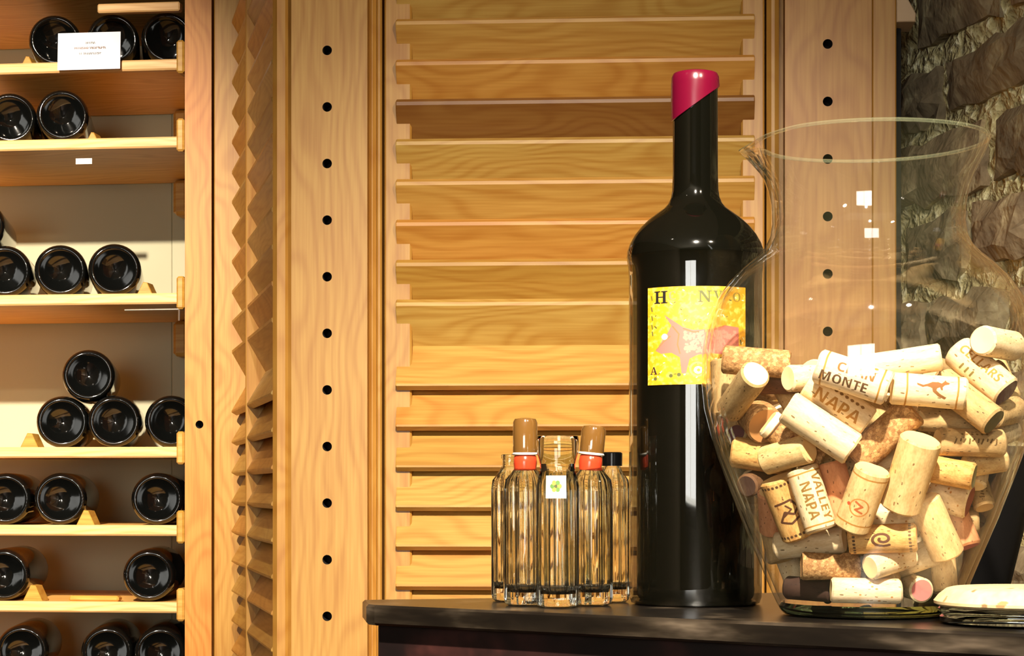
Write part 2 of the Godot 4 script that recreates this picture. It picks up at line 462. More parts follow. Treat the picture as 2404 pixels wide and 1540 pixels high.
func make_materials() -> void:
	var upright := []
	var level := []
	for k in 4:
		var im := wood_image(20 + k * 7, [15.0, 11.0, 20.0, 13.0][k], [2.4, 3.4, 1.8, 4.6][k])
		upright.append(ImageTexture.create_from_image(im))
		var r: Image = im.duplicate()
		r.rotate_90(CLOCKWISE)
		level.append(ImageTexture.create_from_image(r))
	M.up = []
	M.slat = []
	for k in 6:
		M.up.append(wood_mat(upright[k % 4], Color(0.87, 0.83 - 0.008 * k, 0.665 - 0.012 * k), false, Vector3(0.31 * k + 0.5, 0.2 * k, 0.13 * k + 0.5)))
	for k in 8:
		var warm := [Vector2(0.93, 0.78), Vector2(0.90, 0.72), Vector2(0.86, 0.66), Vector2(0.95, 0.82)][k % 4] as Vector2
		M.slat.append(wood_mat(level[k % 4], Color([0.92, 0.90, 0.85, 0.94][(k * 3) % 4], warm.x * 0.95, warm.y * 0.93), true, Vector3(0.17 * k, 0.29 * k + 0.4, 0.11 * k)))
	M.orange = wood_mat(upright[1], Color(0.92, 0.78, 0.60), false, Vector3(0.2, 0.3, 0.5))
	M.darkslat = wood_mat(level[3], Color(0.64, 0.55, 0.42), true, Vector3(0.2, 0.6, 0.3))
	M.shelf = wood_mat(level[0], Color(1.12, 1.10, 1.02), true, Vector3(0.4, 0.37, 0.2))
	M.lip = wood_mat(level[2], Color(1.05, 1.08, 1.22), true, Vector3(0.1, 0.7, 0.4))
	# back of the rack
	M.back = mat_plain(Color(0.69, 0.675, 0.56), 0.75)
	# corks
	M.cork = {}
	var plain := cork_image(3, Color(0.88, 0.75, 0.51), Color(0.68, 0.50, 0.28), 0.7)
	var pale := cork_image(5, Color(0.94, 0.85, 0.67), Color(0.74, 0.58, 0.37), 0.5)
	var tan_ := cork_image(8, Color(0.78, 0.65, 0.43), Color(0.56, 0.42, 0.24), 0.7)
	var agg := agglo_image(4)
	var ora := cork_image(11, Color(0.88, 0.69, 0.40), Color(0.64, 0.42, 0.18), 0.9)
	M.ends = {}
	for d in [["plain", plain, Color(0.92, 0.78, 0.52)], ["plainlight", pale, Color(0.95, 0.84, 0.62)], ["tanend", tan_, Color(0.40, 0.36, 0.20)], ["agglo", agg, Color(0.74, 0.54, 0.30)], ["pits", pits_image(pale), Color(0.62, 0.34, 0.24)],
			["orange", ora, Color(0.60, 0.55, 0.36)], ["champ", agg, Color(0.72, 0.50, 0.27)], ["champside", agg, Color(0.80, 0.58, 0.32)], ["olive", tan_, Color(0.98, 0.90, 0.68)], ["olive2", tan_, Color(0.80, 0.66, 0.42)],
			["pink", pale, Color(0.80, 0.46, 0.42)], ["dark", tint_image(tan_, Color(0.34, 0.25, 0.24)), Color(0.22, 0.13, 0.14)], ["purple", tan_, Color(0.42, 0.24, 0.24)], ["darkend", tint_image(tan_, Color(0.6, 0.5, 0.45)), Color(0.27, 0.17, 0.11)],
			["pinkside", tint_image(pale, Color(0.98, 0.76, 0.66)), Color(0.78, 0.46, 0.42)], ["mauve", tan_, Color(0.55, 0.38, 0.35)], ["stained", tint_image(tan_, Color(0.55, 0.40, 0.42)), Color(0.33, 0.2, 0.2)]]:
		cork_mat(d[0], d[1], d[2])
	var ink := Color(0.33, 0.21, 0.08)
	var gold := Color(0.68, 0.47, 0.18)
	var im2: Image = pale.duplicate()
	letters(im2, "VALLEY", 148, 128, 40, Color(0.52, 0.38, 0.14))
	letters(im2, "NAPA", 200, 120, 42, Color(0.52, 0.38, 0.14))
	ring(im2, 0.10, gold)
	ring(im2, 0.90, gold)
	cork_mat("valley", im2, Color(0.93, 0.8, 0.55))
	im2 = pale.duplicate()
	for k in 9:
		dot(im2, Vector2(158, 218 - k * 21), 7.0, ink.lerp(gold, 0.5))
	letters(im2, "NAPA", 206, 124, 50, gold)
	cork_mat("napa", im2, Color(0.92, 0.8, 0.55))
	im2 = tint_image(pale, Color(1.0, 1.0, 1.06))
	ring(im2, 0.12, gold)
	ring(im2, 0.88, gold)
	letters(im2, "CHAN", 176, 120, 36, ink.lerp(gold, 0.5))
	letters(im2, "MONTE", 224, 150, 36, ink)
	for k in 3:
		dot(im2, Vector2(138, 92 - k * 16), 7.0, gold)
	cork_mat("white", im2, Color(0.95, 0.86, 0.66))
	cork_mat("white2", tint_image(pits_image(pale), Color(1.0, 1.0, 1.04)), Color(0.97, 0.9, 0.72))
	im2 = pale.duplicate()
	ring(im2, 0.20, gold)
	ring(im2, 0.86, gold)
	shape(im2, KANGAROO, Vector2(186, 116), 56.0, Color(0.50, 0.31, 0.12))
	cork_mat("roo", im2, Color(0.94, 0.86, 0.66))
	im2 = plain.duplicate()
	stroke(im2, circle(Vector2(190, 110), 33.0), 5.0, Color(0.72, 0.47, 0.2))
	stroke(im2, PackedVector2Array([Vector2(206, 128), Vector2(180, 116), Vector2(200, 98), Vector2(176, 92)]), 8.0, Color(0.68, 0.36, 0.16))
	dot(im2, Vector2(230, 110), 7.0, Color(0.75, 0.30, 0.14))
	ring(im2, 0.84, gold)
	ring(im2, 0.12, gold)
	cork_mat("seal", im2, Color(0.93, 0.8, 0.55))
	im2 = ora.duplicate()
	dots_ring(im2, 0.10, ink)
	dots_ring(im2, 0.90, ink)
	stroke(im2, spiral(Vector2(196, 126), 40.0), 11.0, Color(0.36, 0.20, 0.08))
	cork_mat("gee", im2, Color(0.92, 0.74, 0.5))
	im2 = ora.duplicate()
	dots_ring(im2, 0.10, ink)
	dots_ring(im2, 0.90, ink)
	stroke(im2, PackedVector2Array([Vector2(232, 160), Vector2(172, 166), Vector2(150, 130), Vector2(176, 108), Vector2(206, 126), Vector2(232, 92), Vector2(196, 76), Vector2(160, 92)]), 9.0, Color(0.34, 0.19, 0.08))
	stroke(im2, PackedVector2Array([Vector2(196, 150), Vector2(180, 130), Vector2(214, 110)]), 7.0, Color(0.34, 0.19, 0.08))
	cork_mat("curl", im2, Color(0.92, 0.76, 0.5))
	im2 = pale.duplicate()
	letters(im2, "CELLARS", 178, 130, 52, gold)
	for k in 3:
		stroke(im2, PackedVector2Array([Vector2(222, 130 + k * 24), Vector2(242, 134 + k * 24)]), 8.0, Color(0.5, 0.42, 0.2))
	cork_mat("cellar", im2, Color(0.45, 0.30, 0.32))
	im2 = tan_.duplicate()
	for k in 10:
		stroke(im2, PackedVector2Array([Vector2(182, 46 + k * 17), Vector2(202 - (k % 3) * 6, 48 + k * 17 + (k % 2) * 5)]), 6.0, Color(0.40, 0.29, 0.12))
	for k in 6:
		dot(im2, Vector2(158, 80 + k * 19), 5.0, Color(0.5, 0.38, 0.18))
	cork_mat("words", im2, Color(0.90, 0.74, 0.48))
	im2 = agg.duplicate()
	im2.fill_rect(Rect2i(0, 226, 384, 30), Color(0.96, 0.88, 0.70))
	ring(im2, 0.14, ink)
	for k in 5:
		stroke(im2, PackedVector2Array([Vector2(176, 60 + k * 22), Vector2(208, 66 + k * 22)]), 8.0, Color(0.45, 0.25, 0.1))
	cork_mat("band", im2, Color(0.30, 0.2, 0.12))


func cork_mat(style: String, im: Image, end: Color) -> void:
	var m := StandardMaterial3D.new()
	m.albedo_texture = ImageTexture.create_from_image(im)
	m.roughness = 0.8
	M.cork[style] = m
	M.ends[style] = mat_plain(end, 0.85)


func cork_image(s: int, a: Color, b: Color, much: float) -> Image:
	var im := Image.create(384, 256, false, Image.FORMAT_RGB8)
	var n1 := noise(1.0, s)
	var r := RandomNumberGenerator.new()
	r.seed = s
	for y in 256:
		for x in 384:
			var t := n1.get_noise_2d(x * 0.03, y * 0.008) * 0.5 + n1.get_noise_2d(x * 0.12 + 50.0, y * 0.05) * 0.35
			im.set_pixel(x, y, a.lerp(b, clampf(0.22 + much * t, 0.0, 1.0)))
	for k in 46:
		var p := Vector2(r.randf() * 384.0, r.randf() * 256.0)
		var q := p + Vector2(r.randf_range(-2, 2), r.randf_range(2, 9))
		stroke(im, PackedVector2Array([p, q]), r.randf_range(2.5, 6.0), b.darkened(r.randf_range(0.05, 0.4)))
	return im


func agglo_image(s: int) -> Image:
	var im := Image.create(384, 256, false, Image.FORMAT_RGB8)
	var c := FastNoiseLite.new()
	c.seed = s
	c.noise_type = FastNoiseLite.TYPE_CELLULAR
	c.cellular_return_type = FastNoiseLite.RETURN_CELL_VALUE
	c.frequency = 0.075
	var e := FastNoiseLite.new()
	e.seed = s
	e.noise_type = FastNoiseLite.TYPE_CELLULAR
	e.cellular_return_type = FastNoiseLite.RETURN_DISTANCE2_SUB
	e.frequency = 0.075
	for y in 256:
		for x in 384:
			var t := c.get_noise_2d(x, y) * 0.5 + 0.5
			var col := Color(0.90, 0.73, 0.48).lerp(Color(0.50, 0.32, 0.15), t)
			if e.get_noise_2d(x, y) < -0.88:
				col = col.darkened(0.3)
			im.set_pixel(x, y, col)
	return im


func pits_image(src: Image) -> Image:
	var im: Image = src.duplicate()
	var r := RandomNumberGenerator.new()
	r.seed = 77
	for k in 50:
		dot(im, Vector2(r.randf() * 384.0, r.randf() * 256.0), r.randf_range(2.0, 5.5), Color(0.76, 0.52, 0.24))
	return im


func tint_image(src: Image, c: Color) -> Image:
	var im: Image = src.duplicate()
	for y in im.get_height():
		for x in im.get_width():
			var p := im.get_pixel(x, y)
			im.set_pixel(x, y, Color(minf(p.r * c.r, 1.0), minf(p.g * c.g, 1.0), minf(p.b * c.b, 1.0)))
	return im


# ------------------------------------------------------------------ flat print
const KANGAROO = [Vector2(-1.0, 0.28), Vector2(-0.62, 0.15), Vector2(-0.35, 0.27), Vector2(-0.1, 0.42), Vector2(0.25, 0.44), Vector2(0.45, 0.36), Vector2(0.6, 0.5), Vector2(0.68, 0.66), Vector2(0.73, 0.5), Vector2(0.92, 0.42), Vector2(0.88, 0.3), Vector2(0.65, 0.24), Vector2(0.52, 0.08), Vector2(0.54, -0.12), Vector2(0.44, -0.12), Vector2(0.36, 0.06), Vector2(0.2, -0.02), Vector2(0.16, -0.16), Vector2(0.42, -0.4), Vector2(0.78, -0.6), Vector2(0.68, -0.74), Vector2(0.28, -0.55), Vector2(-0.04, -0.26), Vector2(-0.1, 0.0), Vector2(-0.4, 0.08), Vector2(-0.65, 0.0), Vector2(-0.98, 0.14)]


func fill_tri(im: Image, a: Vector2, b: Vector2, c: Vector2, col: Color) -> void:
	var area := (b - a).cross(c - a)
	if absf(area) < 1e-6:
		return
	for y in range(maxi(0, floori(minf(a.y, minf(b.y, c.y)))), mini(im.get_height() - 1, ceili(maxf(a.y, maxf(b.y, c.y)))) + 1):
		for x in range(maxi(0, floori(minf(a.x, minf(b.x, c.x)))), mini(im.get_width() - 1, ceili(maxf(a.x, maxf(b.x, c.x)))) + 1):
			var p := Vector2(x + 0.5, y + 0.5)
			var w0 := (b - a).cross(p - a) / area
			var w1 := (c - b).cross(p - b) / area
			var w2 := (a - c).cross(p - c) / area
			if w0 >= -0.001 and w1 >= -0.001 and w2 >= -0.001:
				im.set_pixel(x, y, col)


# lettering that reads along the cork, upwards in its image
func letters(im: Image, text: String, cx: float, cy: float, high: float, col: Color) -> void:
	stamp(im, text, Vector2(cx, cy), high, col, true)


func stamp(im: Image, text: String, at_: Vector2, high: float, col: Color, upward := false, serif := false) -> void:
	var tm := TextMesh.new()
	var f := SystemFont.new()
	f.font_names = PackedStringArray(["Droid Serif" if serif else "Droid Sans"])
	f.font_weight = 700
	tm.font = f
	tm.text = text
	tm.font_size = 48
	tm.depth = 0.0
	tm.pixel_size = 0.01
	var arr := tm.get_mesh_arrays()
	if arr.is_empty() or arr[Mesh.ARRAY_VERTEX] == null:
		return
	var v: PackedVector3Array = arr[Mesh.ARRAY_VERTEX]
	var box := tm.get_aabb()
	var mid := box.get_center()
	var k := high / maxf(0.36, 0.001)
	if upward:   # keep it on the cork
		k = minf(k, 190.0 / maxf(box.size.x, 0.01))
	var ids: PackedInt32Array = arr[Mesh.ARRAY_INDEX] if arr[Mesh.ARRAY_INDEX] != null else PackedInt32Array(range(v.size()))
	for i in range(0, ids.size() - 2, 3):
		var p := []
		for j in 3:
			var q := v[ids[i + j]] - mid
			p.append(at_ + (Vector2(-q.y, -q.x) if upward else Vector2(q.x, -q.y)) * k)
		fill_tri(im, p[0], p[1], p[2], col)


func shape(im: Image, pts: Array, at_: Vector2, k: float, col: Color, upward := true) -> void:
	var poly := PackedVector2Array()
	for p in pts:
		poly.append(at_ + (Vector2(-p.y, -p.x) if upward else Vector2(p.x, -p.y)) * k)
	var ids := Geometry2D.triangulate_polygon(poly)
	for i in range(0, ids.size(), 3):
		fill_tri(im, poly[ids[i]], poly[ids[i + 1]], poly[ids[i + 2]], col)


func dot(im: Image, c: Vector2, r: float, col: Color) -> void:
	for y in range(floori(c.y - r), ceili(c.y + r) + 1):
		for x in range(floori(c.x - r), ceili(c.x + r) + 1):
			if x >= 0 and y >= 0 and x < im.get_width() and y < im.get_height() and Vector2(x + 0.5, y + 0.5).distance_to(c) < r:
				im.set_pixel(x, y, col)


func stroke(im: Image, pts: PackedVector2Array, w: float, col: Color) -> void:
	for i in pts.size() - 1:
		var n := ceili(pts[i].distance_to(pts[i + 1]) / maxf(1.0, w * 0.25)) + 1
		for k in n + 1:
			dot(im, pts[i].lerp(pts[i + 1], float(k) / n), w / 2.0, col)


func circle(c: Vector2, r: float) -> PackedVector2Array:
	var p := PackedVector2Array()
	for k in 25:
		p.append(c + Vector2.from_angle(TAU * k / 24.0) * r)
	return p


func spiral(c: Vector2, r: float) -> PackedVector2Array:
	var p := PackedVector2Array()
	for k in 33:
		p.append(c + Vector2.from_angle(-0.6 + k * 0.27) * r * (1.0 - 0.75 * k / 32.0) * Vector2(0.8, 1.1))
	return p


func ring(im: Image, t: float, col: Color) -> void:
	im.fill_rect(Rect2i(0, int(256.0 * (1.0 - t)) - 3, 384, 6), col)


func dots_ring(im: Image, t: float, col: Color) -> void:
	for k in 24:
		dot(im, Vector2(8 + k * 16, 256.0 * (1.0 - t)), 5.5, col)


# ------------------------------------------------------------------ room
func build_room() -> void:
	var fl := wood_mat(M.slat[0].albedo_texture, Color(0.42, 0.30, 0.22), true, Vector3(0.3, 0.1, 0.2), 0.5)
	struct("floor", board(Vector3(5.0, 0.1, 7.2), 0.0), fl, Transform3D(Basis(), Vector3(0, -0.05, -0.6)))
	struct("ceiling", board(Vector3(5.0, 0.1, 7.2), 0.0), mat_plain(Color(0.72, 0.68, 0.60), 0.9), Transform3D(Basis(), Vector3(0, 2.65, -0.6)))
	var plaster := mat_plain(Color(0.50, 0.43, 0.34), 0.9)
	struct("wall_back", board(Vector3(5.0, 2.6, 0.1), 0.0), plaster, Transform3D(Basis(), Vector3(0, 1.3, -4.05)))
	struct("wall_left", board(Vector3(0.1, 2.6, 6.6), 0.0), plaster, Transform3D(Basis(), Vector3(-2.05, 1.3, -0.7)))
	struct("wall_front", board(Vector3(5.0, 2.6, 0.1), 0.0), plaster, Transform3D(Basis(), Vector3(0, 1.3, 2.5)))
	# the window in the front wall
	var w := Node3D.new()
	w.name = "window_1"
	w.set_meta("kind", "structure")
	w.position = Vector3(-0.75, 1.42, 2.44)
	add_child(w)
	var em := StandardMaterial3D.new()
	em.albedo_color = Color(0.9, 0.93, 0.97)
	em.emission_enabled = true
	em.emission = Color(0.93, 0.96, 1.0)
	em.emission_energy_multiplier = 5.0
	for k in 2:
		part("pane", board(Vector3(0.57, 0.93, 0.006), 0.0), em, w, Transform3D(Basis(), Vector3(-0.30 + 0.60 * k, 0, 0)))
	var fm := mat_plain(Color(0.35, 0.25, 0.16), 0.5)
	for k in 3:
		part("frame", board(Vector3(0.05, 1.05, 0.05), 0.003), fm, w, Transform3D(Basis(), Vector3(-0.61 + 0.61 * k, 0, -0.02)))
	for k in 2:
		part("frame", board(Vector3(1.27, 0.05, 0.05), 0.003), fm, w, Transform3D(Basis(), Vector3(0, -0.5 + 1.0 * k, -0.021)))


func build_stone_wall() -> void:
	var ang := atan2(0.2248, 1.0)
	# local x runs from the far end towards the viewer, local z faces the room
	var o := Vector2(0.454 - 0.0686 * 1.6667, -2.8)
	var dir := Vector2(0.2229, 0.9748)
	var w := Node3D.new()
	w.name = "wall_right"
	w.set_meta("kind", "structure")
	w.position = Vector3(o.x, 0, o.y)
	w.rotation.y = -acos(0.2229)
	add_child(w)
	var stone_tex := NoiseTexture2D.new()
	stone_tex.width = 512
	stone_tex.height = 512
	stone_tex.seamless = true
	var sn := FastNoiseLite.new()
	sn.seed = 5
	sn.frequency = 0.012
	sn.fractal_octaves = 5
	stone_tex.noise = sn
	var g := Gradient.new()
	g.offsets = PackedFloat32Array([0.0, 0.35, 0.62, 0.80, 1.0])
	g.colors = PackedColorArray([Color(0.40, 0.35, 0.30), Color(0.54, 0.48, 0.41), Color(0.61, 0.55, 0.47), Color(0.72, 0.67, 0.57), Color(0.92, 0.90, 0.80)])
	stone_tex.color_ramp = g
	var rough := NoiseTexture2D.new()
	rough.width = 512
	rough.height = 512
	rough.seamless = true
	var rn := FastNoiseLite.new()
	rn.seed = 15
	rn.frequency = 0.03
	rn.fractal_octaves = 5
	rough.noise = rn
	var mort_tex := NoiseTexture2D.new()
	mort_tex.width = 512
	mort_tex.height = 512
	mort_tex.seamless = true
	mort_tex.noise = rn
	var g2 := Gradient.new()
	g2.offsets = PackedFloat32Array([0.0, 0.38, 0.55, 0.72, 1.0])
	g2.colors = PackedColorArray([Color(0.40, 0.36, 0.26), Color(0.68, 0.63, 0.48), Color(0.80, 0.76, 0.60), Color(0.93, 0.91, 0.80), Color(1.0, 0.99, 0.93)])
	mort_tex.color_ramp = g2
	var sm := []
	for k in 3:
		var m := StandardMaterial3D.new()
		m.albedo_texture = stone_tex
		m.albedo_color = [Color(0.95, 0.94, 0.86), Color(0.84, 0.83, 0.76), Color(1.04, 1.01, 0.92)][k]
		m.roughness = 0.8
		m.uv1_triplanar = true
		m.uv1_scale = Vector3(3.0, 3.0, 3.0)
		m.uv1_offset = Vector3(0.3 * k, 0.5 * k, 0.1)
		m.heightmap_enabled = true
		m.heightmap_texture = rough
		m.heightmap_scale = 0.35
		sm.append(m)
	var mm := StandardMaterial3D.new()
	mm.albedo_texture = mort_tex
	mm.albedo_color = Color(1.12, 1.12, 1.05)
	mm.roughness = 0.95
	mm.uv1_triplanar = true
	mm.uv1_scale = Vector3(3.6, 3.6, 3.6)
	mm.heightmap_enabled = true
	mm.heightmap_texture = rough
	mm.heightmap_scale = 1.2
	# the core of the wall, its mortar face roughened where it is near
	var core := MB.new()
	core.box(Vector3(2.7, 1.3, -0.09), Vector3(6.6, 2.6, 0.14), 0.0)
	part("core", core.mesh(), mat_plain(Color(0.36, 0.32, 0.26), 0.95), w)
	var nz := noise(1.0, 31)
	nz.fractal_octaves = 4
	var mo := MB.new()
	var nx := 130
	var ny := 130
	var pt := func(i: int, j: int) -> Vector3:
		var x := 0.0 + 1.7 * i / nx
		var y := 0.55 + 1.25 * j / ny
		return Vector3(x, y, -0.012 + 0.010 * nz.get_noise_2d(x * 14.0, y * 14.0) + 0.006 * nz.get_noise_2d(x * 60.0, y * 60.0))
	for i in nx:
		for j in ny:
			var a: Vector3 = pt.call(i, j)
			var b: Vector3 = pt.call(i + 1, j)
			var c: Vector3 = pt.call(i + 1, j + 1)
			var d: Vector3 = pt.call(i, j + 1)
			mo.flat(a, b, c, Vector3(a.x, a.y, -1.0))
			mo.flat(a, c, d, Vector3(a.x, a.y, -1.0))
	part("mortar", mo.mesh(), mm, w)
	# stones, course by course; the joints that the picture shows come first in their course
	var rows := [[0.505, 0.62], [0.420, 0.478], [0.328, 0.398], [0.238, 0.305], [0.150, 0.215], [0.060, 0.125], [-0.035, 0.035], [-0.130, -0.060], [-0.22, -0.155], [-0.32, -0.245], [-0.42, -0.345]]
	var known := {0: [2143.0, 2340.0], 1: [2113.0, 2192.0, 2218.0, 2440.0], 2: [2100.0, 2295.0, 2330.0, 2470.0], 3: [2120.0, 2250.0, 2275.0, 2420.0]}
	for r in rows.size():
		var x := 0.02 + 0.05 * (r % 3)
		var cuts := []
		if known.has(r):
			for u in known[r]:
				cuts.append(along(u, o, dir))
			x = cuts[cuts.size() - 1] + 0.02
		for k in range(0, cuts.size() - 1, 2):
			stone(w, cuts[k], cuts[k + 1], EY + rows[r][0], EY + rows[r][1], sm[(r + k) % 3], 100 + r * 10 + k)
		while x < 1.6:
			var wd := rng.randf_range(0.09, 0.26)
			stone(w, x, x + wd, EY + rows[r][0] + rng.randf_range(-0.006, 0.006), EY + rows[r][1] + rng.randf_range(-0.006, 0.006), sm[rng.randi() % 3], rng.randi())
			x += wd + rng.randf_range(0.014, 0.03)


func stone(w: Node3D, x0: float, x1: float, y0: float, y1: float, m: Material, s: int) -> void:
	var nz := noise(1.0, s % 1000)
	var mb := MB.new()
	var nx := 6
	var ny := 4
	var proud := 0.010 + 0.006 * nz.get_noise_1d(3.0)
	var mid := Vector3((x0 + x1) / 2.0, (y0 + y1) / 2.0, -0.05)
	var pt := func(i: int, j: int) -> Vector3:
		var fx := float(i) / nx
		var fy := float(j) / ny
		var edge := minf(minf(fx, 1.0 - fx) * (x1 - x0), minf(fy, 1.0 - fy) * (y1 - y0))
		var x := lerpf(x0, x1, fx) + 0.012 * nz.get_noise_2d(fx * 2.0 + 9.0, fy * 2.0)
		var y := lerpf(y0, y1, fy) + 0.012 * nz.get_noise_2d(fx * 3.0, fy * 3.0 + 20.0)
		var z := proud * clampf(edge / 0.012, 0.0, 1.0) + 0.006 * nz.get_noise_2d(fx * 4.0, fy * 4.0) - 0.004
		return Vector3(x, y, z)
	for i in nx:
		for j in ny:
			mb.quad(pt.call(i, j), pt.call(i + 1, j), pt.call(i + 1, j + 1), pt.call(i, j + 1), Vector3(mid.x, mid.y, -1.0))
	var back := func(p: Vector3) -> Vector3: return Vector3(p.x, p.y, -0.03)
	for i in nx:
		for j in [0, ny]:
			var a: Vector3 = pt.call(i, j)
			var b: Vector3 = pt.call(i + 1, j)
			mb.quad(a, b, back.call(b), back.call(a), mid)
	for j in ny:
		for i in [0, nx]:
			var a: Vector3 = pt.call(i, j)
			var b: Vector3 = pt.call(i, j + 1)
			mb.quad(a, b, back.call(b), back.call(a), mid)
	part("stone", mb.mesh(), m, w)


# ------------------------------------------------------------------ louvred woodwork
const FO := Vector2(-0.20709, -2.2)          # the front panel's line: point and direction in (x, z)
const FA := 0.0630


func fdir() -> Vector2:
	return Vector2(cos(FA), sin(FA))


func fx(u: float) -> float:
	return along(u, FO, fdir())


# one slat; up: it leans out at its top, else at its bottom. y is the height of its front edge
func slat(o: Node3D, x0: float, x1: float, y: float, up: bool, m: Material) -> void:
	var e := Vector3(0, cos(BETA) * (1.0 if up else -1.0), sin(BETA))
	var n := Vector3(0, -sin(BETA) * (1.0 if up else -1.0), cos(BETA))
	var wd := 0.056
	var th := 0.011
	var edge := Vector3((x0 + x1) / 2.0, y - (0.0055 if up else 0.0), 0.0115)
	var c := edge - e * wd / 2.0 - n * th / 2.0
	part("slat", slat_mesh(x1 - x0, wd, th, up), m, o, Transform3D(Basis(Vector3.RIGHT, e if up else -e, n), c))


# a slat along x; its front edge is cut plumb at the corner that shows
func slat_mesh(long: float, wd: float, th: float, up: bool) -> ArrayMesh:
	var p := 0.0034 if up else 0.0020
	var q := p * tan(BETA)
	var c := 0.0010
	var poly := [Vector2(wd / 2 - p, th / 2), Vector2(wd / 2, th / 2 - q), Vector2(wd / 2, -th / 2 + c), Vector2(wd / 2 - c, -th / 2), Vector2(-wd / 2 + c, -th / 2), Vector2(-wd / 2, -th / 2 + c), Vector2(-wd / 2, th / 2 - c), Vector2(-wd / 2 + c, th / 2)]
	var mb := MB.new()
	var h := long / 2.0
	var k := 1.0 if up else -1.0
	var at3 := func(v: Vector2, x: float) -> Vector3: return Vector3(x, v.x * k, v.y)
	for i in poly.size():
		var a: Vector2 = poly[i]
		var b: Vector2 = poly[(i + 1) % poly.size()]
		mb.quad(at3.call(a, -h + c), at3.call(b, -h + c), at3.call(b, h - c), at3.call(a, h - c), Vector3.ZERO)
		for e in [-1.0, 1.0]:
			mb.quad(at3.call(a, e * (h - c)), at3.call(b, e * (h - c)), at3.call(b * 0.97, e * h), at3.call(a * 0.97, e * h), Vector3.ZERO)
			mb.flat(at3.call(a * 0.97, e * h), at3.call(b * 0.97, e * h), Vector3(e * h, 0, 0), Vector3.ZERO)
	return mb.mesh()


func slat_heights() -> Array:
	var a := []
	for v in [-142.0, -47.0, 46.0, 141.0, 234.0, 327.0, 421.0, 516.0, 610.0, 703.0]:
		a.append([yy(v, 2.196), true])
	for v in [906.0, 1001.0, 1096.0, 1189.0, 1281.0, 1374.0, 1467.0, 1560.0, 1653.0, 1746.0]:
		a.append([yy(v, 2.196), false])
	return a


func build_front_louver() -> void:
	var o := thing("louver_panel", "pale pine louvred panel of level slats behind the tall wine bottle", "cabinet panel", Vector3(FO.x, 0, FO.y))
	o.rotation.y = -FA
	var y0 := 0.70
	var y1 := 1.86
	var bits := [[902.0, 966.0, 0], [1740.0, 1795.0, 1]]
	for b in bits:
		var x0 := fx(b[0])
		var x1 := fx(b[1])
		part("stile", board(Vector3(x1 - x0, 2.2, 0.03), 0.002), M.up[b[2] + 1], o, Transform3D(Basis(), Vector3((x0 + x1) / 2.0, 1.1, -0.016)))
	var k := 0
	for h in slat_heights():
		var m: Material = M.slat[(k * 5 + 2) % 8]
		if k == 4:
			m = M.darkslat
		slat(o, fx(931.0), fx(1771.0), h[0], h[1], m)
		k += 1
	var l := fx(966.0)
	var r := fx(1740.0)
	part("backing", board(Vector3(r - l + 0.04, 2.2, 0.012), 0.0), M.slat[2], o, Transform3D(Basis(), Vector3((l + r) / 2.0, 1.1, -0.072)))
	part("rail", board(Vector3(r - l, 0.12, 0.028), 0.002), M.slat[0], o, Transform3D(Basis(), Vector3((l + r) / 2.0, y1 + 0.02, -0.016)))
	part("bottom_board", board(Vector3(r - l, 0.68, 0.028), 0.002), M.slat[3], o, Transform3D(Basis(), Vector3((l + r) / 2.0, 0.345, -0.016)))


func bored_board(called: String, s: Vector3, holes: Array, m: Material, parent: Node3D, pos: Vector3, rad := 0.0054) -> void:
	# a board with real holes bored from its front; holes are (x, y) from its centre
	var root := CSGCombiner3D.new()
	root.name = called
	var b := CSGBox3D.new()
	b.name = "plank"
	b.size = s
	b.material = m
	root.add_child(b)
	for h in holes:
		var c := CSGCylinder3D.new()
		c.name = "hole"
		c.radius = rad
		c.height = 0.06
		c.sides = 20
		c.operation = CSGShape3D.OPERATION_SUBTRACTION
		c.material = M.bore
		c.position = Vector3(h.x, h.y, s.z / 2.0)
		c.rotation.x = PI / 2
		root.add_child(c, true)
	root.position = pos
	parent.add_child(root, true)


